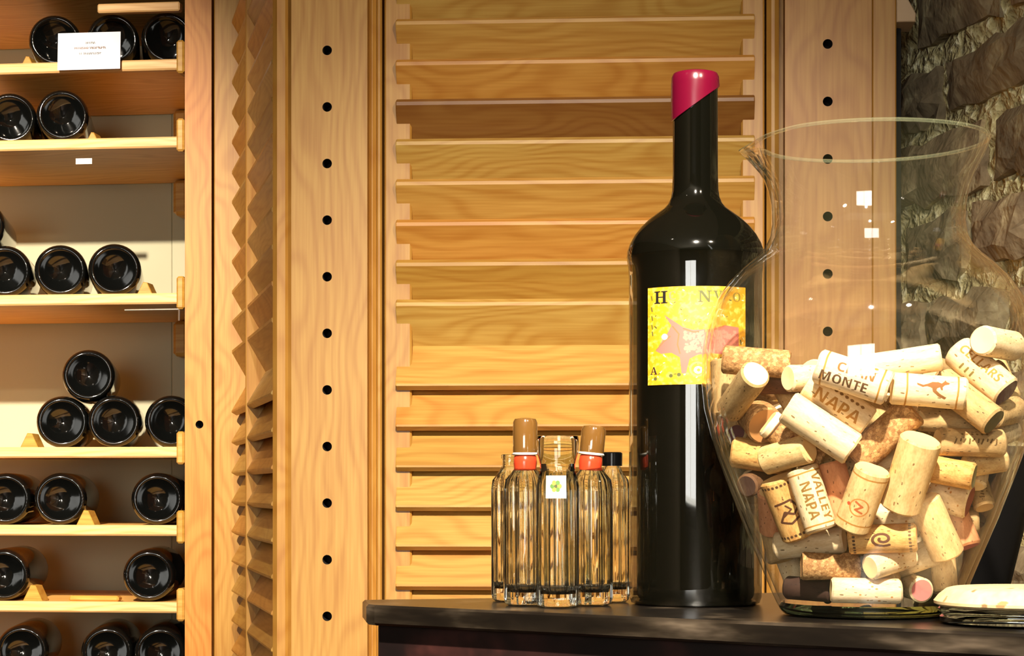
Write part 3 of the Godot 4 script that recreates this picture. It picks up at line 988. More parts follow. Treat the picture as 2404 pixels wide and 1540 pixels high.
func build_posts() -> void:
	M.bore = mat_plain(Color(0.10, 0.06, 0.03), 0.9)
	var o := thing("wooden_post", "pine post with drilled holes between the corner slats and the louvred panel", "post", Vector3(FO.x, 0, FO.y))
	o.rotation.y = -FA
	var x0 := fx(686.0)
	var x1 := fx(864.0)
	var hs := []
	for k in 16:
		hs.append(Vector2(fx(770.0) - (x0 + x1) / 2.0, yy(-11.5 + 132.5 * k, 2.2) - 1.1))
	bored_board("board", Vector3(x1 - x0, 2.2, 0.05), hs, M.up[0], o, Vector3((x0 + x1) / 2.0, 1.1, -0.019))
	x0 = fx(637.0)
	x1 = fx(681.0)
	var mb := MB.new()
	mb.box(Vector3((x0 + x1) / 2.0, 1.1, -0.03), Vector3(x1 - x0, 2.2, 0.055), 0.006)
	part("molding", mb.mesh(), M.up[3], o)
	part("filler", board(Vector3(0.02, 2.2, 0.02), 0.0), M.up[2], o, Transform3D(Basis(), Vector3(fx(684.0), 1.1, -0.040)))
	x0 = fx(864.5)
	x1 = fx(882.0)
	part("return_edge", board(Vector3(x1 - x0, 2.2, 0.044), 0.0075), M.up[4], o, Transform3D(Basis(), Vector3((x0 + x1) / 2.0, 1.1, -0.024)))
	x0 = fx(883.0)
	x1 = fx(895.0)
	part("bead", board(Vector3(x1 - x0, 2.2, 0.03), 0.002), M.up[1], o, Transform3D(Basis(), Vector3((x0 + x1) / 2.0, 1.1, -0.018)))

	var p := thing("wooden_post", "pine post with drilled holes beside the stone wall, behind the glass vase", "post", Vector3(FO.x, 0, FO.y))
	p.rotation.y = -FA
	x0 = fx(1842.0)
	x1 = fx(2045.0)
	hs = []
	for k in 16:
		hs.append(Vector2(fx(1942.0) - (x0 + x1) / 2.0, yy(-28.5 + 134.6 * k, 2.165) - 1.1))
	bored_board("board", Vector3(x1 - x0, 2.2, 0.05), hs, M.up[5], p, Vector3((x0 + x1) / 2.0, 1.1, -0.019))
	x0 = fx(2047.0)
	x1 = fx(2104.0)
	part("edge_board", board(Vector3(x1 - x0, 2.2, 0.055), 0.0015), M.up[2], p, Transform3D(Basis(), Vector3((x0 + x1) / 2.0, 1.1, -0.026)))
	x0 = fx(1800.0)
	x1 = fx(1829.0)
	part("bead", board(Vector3(x1 - x0, 2.2, 0.036), 0.005), M.up[1], p, Transform3D(Basis(), Vector3((x0 + x1) / 2.0, 1.1, -0.016)))
	part("filler", board(Vector3(fx(1842.0) - x1, 2.2, 0.02), 0.0), M.up[3], p, Transform3D(Basis(), Vector3((x1 + fx(1842.0)) / 2.0, 1.1, -0.034)))
	# black strip paints the shade of the wall gap; a corbel above it
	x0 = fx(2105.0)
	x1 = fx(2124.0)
	part("gap_shade", board(Vector3(x1 - x0, yy(52.0, 2.16), 0.02), 0.0), mat_plain(Color(0.03, 0.028, 0.026), 0.8), p, Transform3D(Basis(), Vector3((x0 + x1) / 2.0, yy(52.0, 2.16) / 2.0, -0.04)))
	var cb := MB.new()
	var poly := PackedVector2Array([Vector2(0, 0), Vector2(0.0205, 0), Vector2(0.0212, 0.009), Vector2(0.010, 0.030), Vector2(0.008, 0.09), Vector2(0, 0.09)])
	cb.prism(poly, 0.0, 0.05, 0.001, Transform3D(Basis(Vector3.RIGHT, Vector3(0, 0, 1), Vector3.UP), Vector3(x0, yy(51.0, 2.16), -0.05)))
	part("corbel", cb.mesh(), mat_plain(Color(0.80, 0.68, 0.54), 0.6), p)


func build_side_louver() -> void:
	var a := at(535.0, 0, 2.98)
	var b := at(625.0, 0, 2.42)
	var o2 := Vector2(a.x, a.z)
	var d2 := (Vector2(b.x, b.z) - o2).normalized()
	var o := thing("louver_panel", "pine louvred side panel seen almost edge on in the corner beside the wine rack", "cabinet panel", Vector3(a.x, 0, a.z))
	o.rotation.y = -atan2(d2.y, d2.x)
	var o3 := o2   # the line of its front edges
	o.position += Vector3(d2.y, 0, -d2.x) * 0.012
	var k := 0
	var mid := along(577.0, o3, d2)
	var near := along(633.0, o3, d2)
	for pr in [[along(541.0, o3, d2), mid - 0.006], [mid + 0.0002, near]]:
		for h in [[yy(-332.0, 2.196), true], [yy(-237.0, 2.196), true]] + slat_heights():
			slat(o, pr[0], pr[1], h[0], h[1], M.slat[(k * 3 + 1) % 8])
			k += 1
		part("backing", board(Vector3(pr[1] - pr[0], 2.2, 0.012), 0.0), M.slat[2], o, Transform3D(Basis(), Vector3((pr[0] + pr[1]) / 2.0, 1.1, -0.072)))
	part("stile", board(Vector3(0.006, 2.2, 0.075), 0.001), M.up[2], o, Transform3D(Basis(), Vector3(mid - 0.003, 1.1, -0.0255)))
	part("stile", board(Vector3(0.012, 2.2, 0.040), 0.001), M.up[2], o, Transform3D(Basis(), Vector3(near + 0.007, 1.1, -0.022)))


# ------------------------------------------------------------------ wine rack
const RA := 0.1222
var ro := Vector2.ZERO


func rdir() -> Vector2:
	return Vector2(cos(RA), sin(RA))


func rx(u: float) -> float:
	return along(u, ro, rdir())


func rd(u: float) -> float:   # distance of the rack's front at column u
	return -(ro.y + rx(u) * sin(RA))


const SHELVES = [[-38.0, 3], [146.0, 0], [329.0, 1], [698.0, 2], [1061.0, 3], [1246.0, 0], [1428.0, 2], [1612.0, 1]]   # pixel rows of the lips' middles at the right end


func build_rack() -> void:
	var r0 := at(443.0, 0, 3.0)
	ro = Vector2(r0.x, r0.z)
	var o := thing("wine_rack", "tall pine wine rack with level shelves of dark bottles at the left", "wine rack", Vector3(ro.x, 0, ro.y))
	o.rotation.y = -RA
	# right post in two strips
	var x0 := rx(445.0)
	var x1 := rx(507.0)
	bored_board("post", Vector3(x1 - x0, 2.2, 0.05), [Vector2(rx(479.0) - (x0 + x1) / 2.0, yy(997.0, 2.98) - 1.1)], M.orange, o, Vector3((x0 + x1) / 2.0, 1.1, 0.0), 0.0062)
	x0 = rx(513.0)
	x1 = rx(600.0)
	part("edge_strip", board(Vector3(x1 - x0, 2.2, 0.05), 0.002), M.up[1], o, Transform3D(Basis(), Vector3((x0 + x1) / 2.0, 1.1, 0.002)))
	# left post and side, out of the picture
	part("post", board(Vector3(0.05, 2.2, 0.05), 0.002), M.up[0], o, Transform3D(Basis(), Vector3(-0.82, 1.1, 0.0)))
	part("side_board", board(Vector3(0.016, 2.2, 0.36), 0.001), M.up[2], o, Transform3D(Basis(), Vector3(-0.82, 1.1, -0.20)))
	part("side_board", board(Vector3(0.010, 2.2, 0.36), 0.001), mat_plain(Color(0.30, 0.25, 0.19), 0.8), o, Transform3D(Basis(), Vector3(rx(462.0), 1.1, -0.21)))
	# back
	var seam := -0.139
	part("back_panel", board(Vector3(seam + 0.82, 2.2, 0.01), 0.001), M.back, o, Transform3D(Basis(), Vector3((seam - 0.82) / 2.0, 1.1, -0.375)))
	part("back_panel", board(Vector3(0.145, 2.2, 0.01), 0.001), M.back, o, Transform3D(Basis(), Vector3(seam + 0.073, 1.1, -0.3745)))
	part("corner_shade", board(Vector3(0.095, 2.2, 0.012), 0.001), mat_plain(Color(0.13, 0.115, 0.085), 0.85), o, Transform3D(Basis(), Vector3(-0.064, 1.1, -0.363)))  # dark board added as painted shade in the unlit back corner
	var k := 0
	for s in SHELVES:
		var y := yy(s[0], 2.99)
		var sh := part("shelf", board(Vector3(0.80, 0.012, 0.345), 0.001), M.shelf, o, Transform3D(Basis(), Vector3(-0.402, y + 0.001, -0.19)))
		var lip := part("lip", board(Vector3(0.798, 0.0165, 0.017), 0.0025), M.lip, sh, Transform3D(Basis(), Vector3(0.0, -0.0010, 0.181)))
		if k > 0:
			part("bracket", board(Vector3(0.0125, 0.050, 0.034), 0.003), M.slat[(k * 2) % 8], o, Transform3D(Basis(), Vector3(-0.0062, y + 0.006, 0.008)))
		if k in [1, 2, 3]:
			part("back_block", board(Vector3(0.026, 0.060, 0.05), 0.006), M.slat[4], o, Transform3D(Basis(), Vector3(-0.108, y - 0.037, -0.34)))
		k += 1
	# a batten under the top shelf, a paper tag and a small pale strip
	part("batten", board(Vector3(rx(425.0) - rx(232.0), 0.014, 0.016), 0.002), M.lip, o, Transform3D(Basis(), Vector3((rx(425.0) + rx(232.0)) / 2.0, yy(16.0, 3.0), 0.0)))
	part("paper_tag", board(Vector3(0.026, 0.009, 0.0006), 0.0), mat_plain(Color(0.72, 0.70, 0.68), 0.7), o, Transform3D(Basis(), Vector3(rx(197.0), yy(372.0, 2.995), 0.0)))
	part("pale_strip", board(Vector3(0.038, 0.008, 0.0006), 0.0), mat_plain(Color(0.9, 0.9, 0.9), 0.6), o, Transform3D(Basis(), Vector3(rx(211.0) + 0.015, yy(1145.0, 3.35), -0.368)))
	var wire := MB.new()
	wire.tube(Vector3(rx(290.0), yy(724.0, 2.99), -0.006), Vector3(rx(418.0), yy(722.0, 2.98), -0.006), 0.0016, 8)
	wire.tube(Vector3(rx(418.0), yy(722.0, 2.98), -0.006), Vector3(rx(416.0), yy(748.0, 2.98), -0.010), 0.0016, 8)
	part("wire_hook", wire.mesh(), mat_plain(Color(0.85, 0.78, 0.70), 0.3, 0.9), o)
	# the white card on the lip of the second shelf
	var im := Image.create(306, 176, false, Image.FORMAT_RGB8)
	im.fill(Color(0.86, 0.86, 0.88))
	im.fill_rect(Rect2i(0, 0, 306, 2), Color(0.9, 0.9, 0.92))
	var r := RandomNumberGenerator.new()
	r.seed = 3
	for line in [[138, 182, 49, Color(0.42, 0.40, 0.38)], [84, 150, 73, Color(0.50, 0.38, 0.32)], [158, 238, 73, Color(0.36, 0.22, 0.12)], [106, 116, 100, Color(0.5, 0.5, 0.5)], [128, 210, 100, Color(0.40, 0.38, 0.36)]]:
		var x: int = line[0]
		while x < line[1]:   # too small to read in the photograph: letter-like strokes
			stroke(im, PackedVector2Array([Vector2(x, line[2] - 5), Vector2(x + r.randf_range(-2, 3), line[2] + 5)]), 2.6, line[3])
			stroke(im, PackedVector2Array([Vector2(x, line[2] + r.randf_range(-4, 4)), Vector2(x + 5, line[2] + r.randf_range(-4, 4))]), 2.2, line[3])
			x += 8
	var cm := StandardMaterial3D.new()
	cm.albedo_texture = ImageTexture.create_from_image(im)
	cm.roughness = 0.6
	var card := MB.new()
	var w := 0.0995
	var h := 0.0575
	for z in [0.0, -0.0008]:
		var nn := Vector3(0, 0, 1.0 if z == 0.0 else -1.0)
		card.tri(Vector3(-w / 2, 0, z), Vector3(w / 2, 0, z), Vector3(w / 2, h, z), nn, nn, nn, Vector2(0, 1), Vector2(1, 1), Vector2(1, 0))
		card.tri(Vector3(-w / 2, 0, z), Vector3(w / 2, h, z), Vector3(-w / 2, h, z), nn, nn, nn, Vector2(0, 1), Vector2(1, 0), Vector2(0, 0))
	card.box(Vector3(0, h / 2, -0.0004), Vector3(w, h, 0.0007), 0.0)
	var holder := thing("price_card", "white price card with three small lines of print, clipped to the top shelf", "card", Vector3(ro.x, 0, ro.y))
	holder.rotation.y = -RA
	part("paper", card.mesh(), cm, holder, Transform3D(Basis(Vector3.RIGHT, -0.05), Vector3(rx(213.5), yy(157.0, 2.99), 0.0105)))
	# wedges that stop the bottles from rolling
	wedge(57.0, 1061.0, 0.030, "small orange wood wedge left of the three bottles on the fourth shelf")
	wedge(190.0, 1246.0, 0.030, "small wood wedge at the right of the second bottle on the fifth shelf")
	wedge(65.0, 1428.0, 0.032, "small wood wedge beside the left bottle on the sixth shelf")
	wedge(52.0, 146.0, 0.020, "small wood wedge left of the first bottle on the top shelf")
	wedge(330.0, 698.0, 0.026, "pale wood wedge at the right of the last bottle on the third shelf")
	wedge(206.0, 329.0, 0.018, "small wood wedge right of the second bottle on the second shelf")
	var flat := thing("wood_strip", "long thin wood strip lying on the sixth shelf before the right bottle", "wood strip", Vector3(ro.x, 0, ro.y))
	flat.rotation.y = -RA
	var fb := MB.new()
	fb.box(Vector3((rx(150.0) + rx(268.0)) / 2.0, yy(1428.0, 2.99) + 0.0073 + 0.0045, -0.03), Vector3(rx(268.0) - rx(150.0), 0.009, 0.02), 0.003)
	part("strip", fb.mesh(), M.slat[5], flat)


func wedge(u: float, v: float, wd: float, label: String) -> void:
	var base := yy(v, 2.99) + 0.0073
	var o := thing("wood_wedge", label, "wedge", Vector3(ro.x, 0, ro.y), "wood wedges that stop the bottles")
	o.rotation.y = -RA
	var mb := MB.new()
	mb.prism(PackedVector2Array([Vector2(-wd / 2, 0), Vector2(wd / 2, 0), Vector2(wd * 0.15, wd * 0.75), Vector2(-wd * 0.1, wd * 0.78)]), 0.0, 0.03, 0.001, Transform3D(Basis(Vector3.RIGHT, Vector3(0, 0, 1), Vector3.UP), Vector3(rx(u), base, -0.05)))
	part("block", mb.mesh(), M.slat[2], o)


func build_rack_bottles() -> void:
	var glass := StandardMaterial3D.new()
	glass.albedo_color = Color(0.03, 0.033, 0.03)
	glass.roughness = 0.07
	glass.metallic_specular = 0.75
	var foil := mat_plain(Color(0.16, 0.05, 0.06), 0.35)
	var mb := MB.new()
	mb.lathe([Vector2(0, 0.024), Vector2(0.005, 0.0232), Vector2(0.013, 0.0195), Vector2(0.022, 0.0125), Vector2(0.0285, 0.006), Vector2(0.0315, 0.0018), Vector2(0.0335, 0.0002), Vector2(0.0346, 0.0002), Vector2(0.0366, 0.0014), Vector2(0.0384, 0.0038), Vector2(0.0397, 0.0075), Vector2(0.0405, 0.013), Vector2(0.0405, 0.185), Vector2(0.039, 0.200), Vector2(0.033, 0.216), Vector2(0.022, 0.235), Vector2(0.0155, 0.250), Vector2(0.0145, 0.262)], 40)
	var body := mb.mesh()
	var cp := MB.new()
	cp.lathe([Vector2(0.0145, 0.262), Vector2(0.0150, 0.264), Vector2(0.0146, 0.30), Vector2(0.0155, 0.302), Vector2(0.0155, 0.312), Vector2(0.0135, 0.314), Vector2(0, 0.314)], 24)
	var cap := cp.mesh()
	var list := [
		[115, 85, 146.0, "dark bottle lying on the top shelf, left of and partly behind the white card"],
		[250, 82, 146.0, "dark bottle on the top shelf mostly hidden behind the white card"],
		[380, 77, 146.0, "dark bottle on the top shelf right of the white card, next to the post"],
		[6, 262, 329.0, "dark bottle cut by the picture edge on the second shelf"],
		[138, 260, 329.0, "dark bottle on the second shelf, the right one of its pair"],
		[-3, 628, 698.0, "dark bottle at the left end of the third shelf, cut by the picture edge"],
		[128, 627, 698.0, "dark bottle second from the right on the third shelf"],
		[258, 625, 698.0, "dark bottle rightmost on the third shelf, an empty space to its right"],
		[-63, 515, 0.0, "dark bottle stacked on top at the far left edge of the third shelf"],
		[130, 989, 1061.0, "dark bottle at the left of the pyramid on the fourth shelf, by a wedge"],
		[260, 989, 1061.0, "dark bottle at the right foot of the pyramid on the fourth shelf"],
		[195, 877, 0.0, "dark bottle stacked alone on top of the pyramid on the fourth shelf"],
		[388, 982, 1061.0, "dark bottle on the fourth shelf against the rack post"],
		[-2, 1172, 1246.0, "dark bottle at the left edge of the fifth shelf"],
		[130, 1172, 1246.0, "dark bottle on the fifth shelf with a wood wedge at its right"],
		[355, 1170, 1246.0, "dark bottle alone at the right of the fifth shelf"],
		[-2, 1355, 1428.0, "dark bottle at the left edge of the sixth shelf"],
		[338, 1352, 1428.0, "dark bottle alone at the right of the sixth shelf"],
		[36, 1540, 1612.0, "dark bottle at the left of the lowest shelf, cut by the picture's bottom"],
		[240, 1538, 1612.0, "dark bottle in the middle of the lowest shelf"],
		[367, 1538, 1612.0, "dark bottle at the right of the lowest shelf, next to the post"],
	]
	var n := 0
	for b in list:
		var o := thing("wine_bottle", b[3], "bottle", Vector3.ZERO, "dark bottles lying in the wine rack")
		var y := yy(b[1], 3.0) - 0.0
		if b[2] > 0.0:
			y = yy(b[2], 2.99) + 0.0077 + 0.0407
		var x := rx(b[0])
		var back: float = [-0.026, -0.022, -0.020, -0.03, -0.016, -0.024][n % 6]
		if n in [1, 2, 12]:
			back = -0.030
		var e := rdir()
		o.position = Vector3(ro.x + x * e.x + back * -e.y, y, ro.y + x * e.y + back * e.x)
		var yaw: float = {146.0: 0.17, 329.0: 0.15, 698.0: 0.16, 1061.0: 0.14, 0.0: 0.15, 1246.0: 0.10, 1428.0: 0.08, 1612.0: 0.11}[b[2]]
		o.basis = Basis(Vector3.UP, yaw) * Basis(Vector3.RIGHT, -PI / 2)
		part("body", body, glass, o)
		part("capsule", cap, foil, o)
		n += 1


# ------------------------------------------------------------------ counter and what stands on it
func build_counter() -> void:
	var tex := NoiseTexture2D.new()
	tex.width = 512
	tex.height = 512
	tex.seamless = true
	var fn := FastNoiseLite.new()
	fn.seed = 8
	fn.frequency = 0.008
	fn.fractal_octaves = 5
	tex.noise = fn
	var g := Gradient.new()
	g.offsets = PackedFloat32Array([0.0, 0.45, 0.62, 0.78, 1.0])
	g.colors = PackedColorArray([Color(0.07, 0.062, 0.052), Color(0.115, 0.10, 0.085), Color(0.17, 0.15, 0.125), Color(0.34, 0.31, 0.27), Color(0.60, 0.56, 0.50)])
	tex.color_ramp = g
	var m := StandardMaterial3D.new()
	m.albedo_texture = tex
	m.roughness = 0.28
	m.uv1_triplanar = true
	m.uv1_scale = Vector3(2.5, 9.0, 2.5)
	m.albedo_color = Color(0.80, 0.76, 0.72)
	m.metallic_specular = 0.5
	var m2 := StandardMaterial3D.new()
	m2.albedo_texture = tex
	m2.albedo_color = Color(0.62, 0.36, 0.36)
	m2.roughness = 0.5
	m2.uv1_triplanar = true
	m2.uv1_scale = Vector3(3.0, 3.0, 3.0)
	m2.uv1_offset = Vector3(0.3, 0.6, 0.1)
	var o := thing("bar_counter", "dark bar counter with a worn overhanging top, carrying the bottles and the vase", "counter")
	var poly := PackedVector2Array([Vector2(-0.1030, -1.350), Vector2(-0.0965, -1.298), Vector2(-0.0905, -1.288), Vector2(0.2692, -1.030), Vector2(0.46, -0.893), Vector2(0.60, -1.05), Vector2(0.56, -1.62), Vector2(0.10, -1.40)])
	var mb := MB.new()
	mb.prism(poly, TOP - 0.0135, TOP, 0.0016)
	part("top", mb.mesh(), m, o)
	var p2 := PackedVector2Array([Vector2(-0.0915, -1.340), Vector2(-0.0885, -1.302), Vector2(0.2692, -1.046), Vector2(0.455, -0.913), Vector2(0.585, -1.06), Vector2(0.545, -1.59), Vector2(0.10, -1.385)])
	var bb := MB.new()
	bb.prism(p2, 0.0, TOP - 0.0137, 0.001)
	part("base", bb.mesh(), m2, o)


func glass_pane(c: Color, a: float) -> StandardMaterial3D:
	var m := StandardMaterial3D.new()
	m.albedo_color = Color(c.r, c.g, c.b, a)
	m.transparency = BaseMaterial3D.TRANSPARENCY_ALPHA
	m.roughness = 0.02
	m.metallic_specular = 0.5
	m.cull_mode = BaseMaterial3D.CULL_DISABLED
	return m


func glass_solid(c: Color, a := 0.0) -> StandardMaterial3D:
	var m := StandardMaterial3D.new()
	m.albedo_color = Color(c.r, c.g, c.b, a)
	m.transparency = BaseMaterial3D.TRANSPARENCY_ALPHA
	m.roughness = 0.0
	m.refraction_enabled = true
	m.refraction_scale = 0.05
	return m


const VASE = Vector3(0.2155, TOP, -1.186)


func rim_warp(p: Vector3) -> Vector3:
	# the lip: drawn out to a small spout on the left
	var k := clampf((p.y - 0.262) / 0.0247, 0.0, 1.2)
	if k <= 0.0:
		return p
	var th := atan2(p.z, -p.x)   # 0 at the left
	var f := 1.0 + k * k * (0.075 * exp(-pow(th / 0.16, 2.0)) - 0.055 * exp(-pow((absf(th) - 0.5) / 0.26, 2.0)))
	return Vector3(p.x * f, p.y - 0.006 * k * exp(-pow(th / 0.25, 2.0)), p.z * f)


func build_vase() -> void:
	var o := thing("glass_vase", "large clear glass vase with a flared spouted rim, half full of wine corks", "vase", VASE)
	var outer := [Vector2(0.051, 0.0012), Vector2(0.0530, 0.0035), Vector2(0.0556, 0.0085), Vector2(0.058, 0.0138), Vector2(0.0665, 0.0344), Vector2(0.0763, 0.0576), Vector2(0.0843, 0.0782), Vector2(0.0905, 0.0950), Vector2(0.0950, 0.1095), Vector2(0.0987, 0.1246), Vector2(0.1005, 0.1427), Vector2(0.1000, 0.1607), Vector2(0.0985, 0.1710), Vector2(0.0957, 0.1813), Vector2(0.0907, 0.1920), Vector2(0.0838, 0.2020), Vector2(0.0755, 0.2105), Vector2(0.0675, 0.2168), Vector2(0.0622, 0.2225), Vector2(0.0590, 0.2290), Vector2(0.0577, 0.2370), Vector2(0.0582, 0.2480), Vector2(0.0600, 0.2570), Vector2(0.0622, 0.2640), Vector2(0.0650, 0.2700), Vector2(0.0688, 0.2770), Vector2(0.0728, 0.2862)]
	var inner := []
	for i in range(outer.size() - 1, 1, -1):
		inner.append(outer[i] - Vector2(0.0028, 0.0))
	var warp = rim_warp
	var mb := MB.new()
	mb.lathe(outer, 72, Transform3D.IDENTITY, warp)
	var gl := glass_pane(Color(0.40, 0.42, 0.28), 0.014)
	part("wall", mb.mesh(), gl, o)
	var mi := MB.new()
	mi.lathe(inner, 72, Transform3D.IDENTITY, warp, false)
	part("inner_wall", mi.mesh(), gl, o)
	# rounded lip of solid glass
	var rm := MB.new()
	var lip := []
	for k in 9:
		var t := -PI / 2 + TAU * k / 8.0
		lip.append(Vector2(0.0714 + 0.0016 * cos(t), 0.2866 + 0.0012 * sin(t)))
	rm.lathe(lip, 72, Transform3D.IDENTITY, warp)
	part("rim", rm.mesh(), glass_pane(Color(0.75, 0.78, 0.62), 0.08), o)
	# thick foot of solid glass
	var ft := MB.new()
	ft.lathe([Vector2(0, 0.0002), Vector2(0.047, 0.0002), Vector2(0.0505, 0.0010), Vector2(0.0525, 0.0032), Vector2(0.0535, 0.0055), Vector2(0.0520, 0.0078), Vector2(0, 0.0078)], 64)
	part("foot", ft.mesh(), glass_solid(Color(0.55, 0.66, 0.56)), o)


func build_corks() -> void:
	var room := Vector3(-0.17, 0.06, 1.0).normalized()   # prints face the room
	var n := 0
	for c in CORKS:
		var style: String = c[7]
		var seen_: bool = c[8] != ""
		var lab: String = c[8] if seen_ else "plain wine cork deep inside the heap, hidden behind the others"
		var o := thing("wine_cork" if not style.begins_with("champ") else "champagne_cork", lab, "cork", VASE + Vector3(c[0], c[1], c[2]) / 1000.0, "wine corks in the glass vase" if seen_ else "corks hidden inside the heap")
		var yaw := deg_to_rad(c[3])
		var pit := deg_to_rad(c[4])
		var y := Vector3(cos(yaw) * cos(pit), sin(pit), -sin(yaw) * cos(pit))
		var z := room - y * room.dot(y)
		if z.length() < 0.1:
			z = Vector3.UP - y * y.y
		z = z.normalized()
		o.basis = Basis(y.cross(z), y, z)
		var L: float = c[5] / 1000.0
		var r: float = c[6] / 2000.0
		var mb := MB.new()
		var ch := 0.0012
		var wob := noise(1.0, n)
		var warp := func(p: Vector3) -> Vector3: return p * (1.0 + 0.03 * wob.get_noise_3d(p.x * 60.0, p.y * 40.0, p.z * 60.0))
		if style == "champside":
			mb.lathe([Vector2(r * 0.92, -L / 2), Vector2(r, -L / 2 + ch), Vector2(r * 0.9, L * 0.05), Vector2(r * 0.86, L * 0.16), Vector2(r * 1.0, L * 0.22), Vector2(r * 1.06, L * 0.34), Vector2(r * 0.95, L * 0.44), Vector2(r * 0.8, L / 2)], 24, Transform3D.IDENTITY, warp)
			r *= 0.87
		else:
			mb.lathe([Vector2(r - ch, -L / 2), Vector2(r, -L / 2 + ch), Vector2(r, -L * 0.2), Vector2(r * 0.99, 0), Vector2(r, L * 0.2), Vector2(r, L / 2 - ch), Vector2(r - ch, L / 2)], 24, Transform3D.IDENTITY, warp)
		part("body", mb.mesh(), M.cork[style], o)
		var cap := MB.new()
		var rr := r - ch
		cap.lathe([Vector2(0, L / 2 - 0.0005), Vector2(rr * 0.6, L / 2 - 0.0002), Vector2(rr, L / 2)], 24, Transform3D.IDENTITY, warp, true)
		var em: Material = M.ends[style]
		var e := part("end_face", cap.mesh(), em, o)
		if style in ["cellar", "purple", "mauve", "pink", "tanend", "darkend"]:
			e.set_meta("label", "dark stained end" if style in ["tanend", "darkend"] else "wine stained end")
		var cap2 := MB.new()
		cap2.lathe([Vector2(0, -L / 2 + 0.0005), Vector2(rr * 0.6, -L / 2 + 0.0002), Vector2(rr, -L / 2)], 24, Transform3D.IDENTITY, warp)
		part("end_face", cap2.mesh(), em if style in ["champ", "champside", "agglo", "dark"] else M.ends["plain"], o)
		n += 1


func build_magnum() -> void:
	var o := thing("wine_bottle", "tall dark magnum of wine with a red wax top and a yellow label", "bottle", Vector3(0.1216, TOP + 0.0002, -1.3))
	var shell := glass_pane(Color(0.055, 0.052, 0.028), 0.55)
	shell.metallic_specular = 0.75
	var dark := StandardMaterial3D.new()
	dark.albedo_color = Color(0.028, 0.028, 0.016)
	dark.roughness = 0.06
	dark.metallic_specular = 0.72
	var wine := mat_plain(Color(0.012, 0.010, 0.008), 0.25)
	var mb := MB.new()
	mb.lathe([Vector2(0.040, 0.0), Vector2(0.0425, 0.001), Vector2(0.0438, 0.005), Vector2(0.0440, 0.012), Vector2(0.0440, 0.215), Vector2(0.0446, 0.224), Vector2(0.0455, 0.2295)], 64)
	part("glass_body", mb.mesh(), shell, o)
	var bs := MB.new()
	bs.lathe([Vector2(0, 0.0012), Vector2(0.036, 0.0), Vector2(0.040, 0.0), Vector2(0.0405, 0.0018), Vector2(0.0385, 0.0030), Vector2(0, 0.0030)], 48)
	part("bottom", bs.mesh(), dark, o)
	var wn := MB.new()
	wn.lathe([Vector2(0, 0.0032), Vector2(0.037, 0.0032), Vector2(0.0388, 0.006), Vector2(0.0388, 0.212), Vector2(0.0400, 0.224), Vector2(0.0425, 0.2285), Vector2(0, 0.2288)], 48)
	part("wine", wn.mesh(), wine, o)
	var sh := MB.new()
	sh.lathe([Vector2(0.0, 0.2295), Vector2(0.0455, 0.2296), Vector2(0.0452, 0.2335), Vector2(0.0435, 0.2385), Vector2(0.0405, 0.2440), Vector2(0.0362, 0.2495), Vector2(0.0310, 0.2545), Vector2(0.0257, 0.2585), Vector2(0.0210, 0.2618), Vector2(0.0180, 0.2650), Vector2(0.0162, 0.2690), Vector2(0.0153, 0.2745), Vector2(0.0150, 0.284), Vector2(0.0148, 0.345)], 64)
	part("shoulder_and_neck", sh.mesh(), dark, o)
	# wax top, its lower edge cut on the slant
	var wx := MB.new()
	var wax := mat_plain(Color(0.36, 0.025, 0.13), 0.2)
	var slope := func(p: Vector3) -> Vector3:
		if p.y < 0.30:
			return Vector3(p.x, 0.331 + 0.72 * p.x - 0.1 * p.z + (p.y - 0.29), p.z)
		if p.y < 0.32:
			return Vector3(p.x, lerpf(0.331 + 0.72 * p.x - 0.1 * p.z, 0.346, 0.5), p.z)
		return p
	wx.lathe([Vector2(0.0149, 0.290), Vector2(0.0160, 0.2905), Vector2(0.0161, 0.31), Vector2(0.0160, 0.3445), Vector2(0.0157, 0.3490), Vector2(0.0146, 0.3513), Vector2(0.0115, 0.3523), Vector2(0, 0.3525)], 64, Transform3D.IDENTITY, slope)
	part("wax_top", wx.mesh(), wax, o)
	# label
	var im := label_image()
	var lm := StandardMaterial3D.new()
	lm.albedo_texture = ImageTexture.create_from_image(im)
	lm.roughness = 0.55
	var lb := MB.new()
	var a0 := -0.76
	var a1 := 0.815
	var back := 0.094   # the label faces the viewer's side of the room
	for k in 28:
		var t0 := float(k) / 28.0
		var t1 := float(k + 1) / 28.0
		var g0 := lerpf(a0, a1, t0) - back
		var g1 := lerpf(a0, a1, t1) - back
		for q in [[0.0444, 1.0]]:
			var p0 := Vector3(sin(g0), 0, cos(g0))
			var p1 := Vector3(sin(g1), 0, cos(g1))
			var lo := Vector3.UP * 0.1432
			var hi := Vector3.UP * 0.2062
			lb.tri(p0 * q[0] + lo, p1 * q[0] + lo, p1 * q[0] + hi, p0, p1, p1, Vector2(t0, 1), Vector2(t1, 1), Vector2(t1, 0))
			lb.tri(p0 * q[0] + lo, p1 * q[0] + hi, p0 * q[0] + hi, p0, p1, p0, Vector2(t0, 1), Vector2(t1, 0), Vector2(t0, 0))
	part("label", lb.mesh(), lm, o)


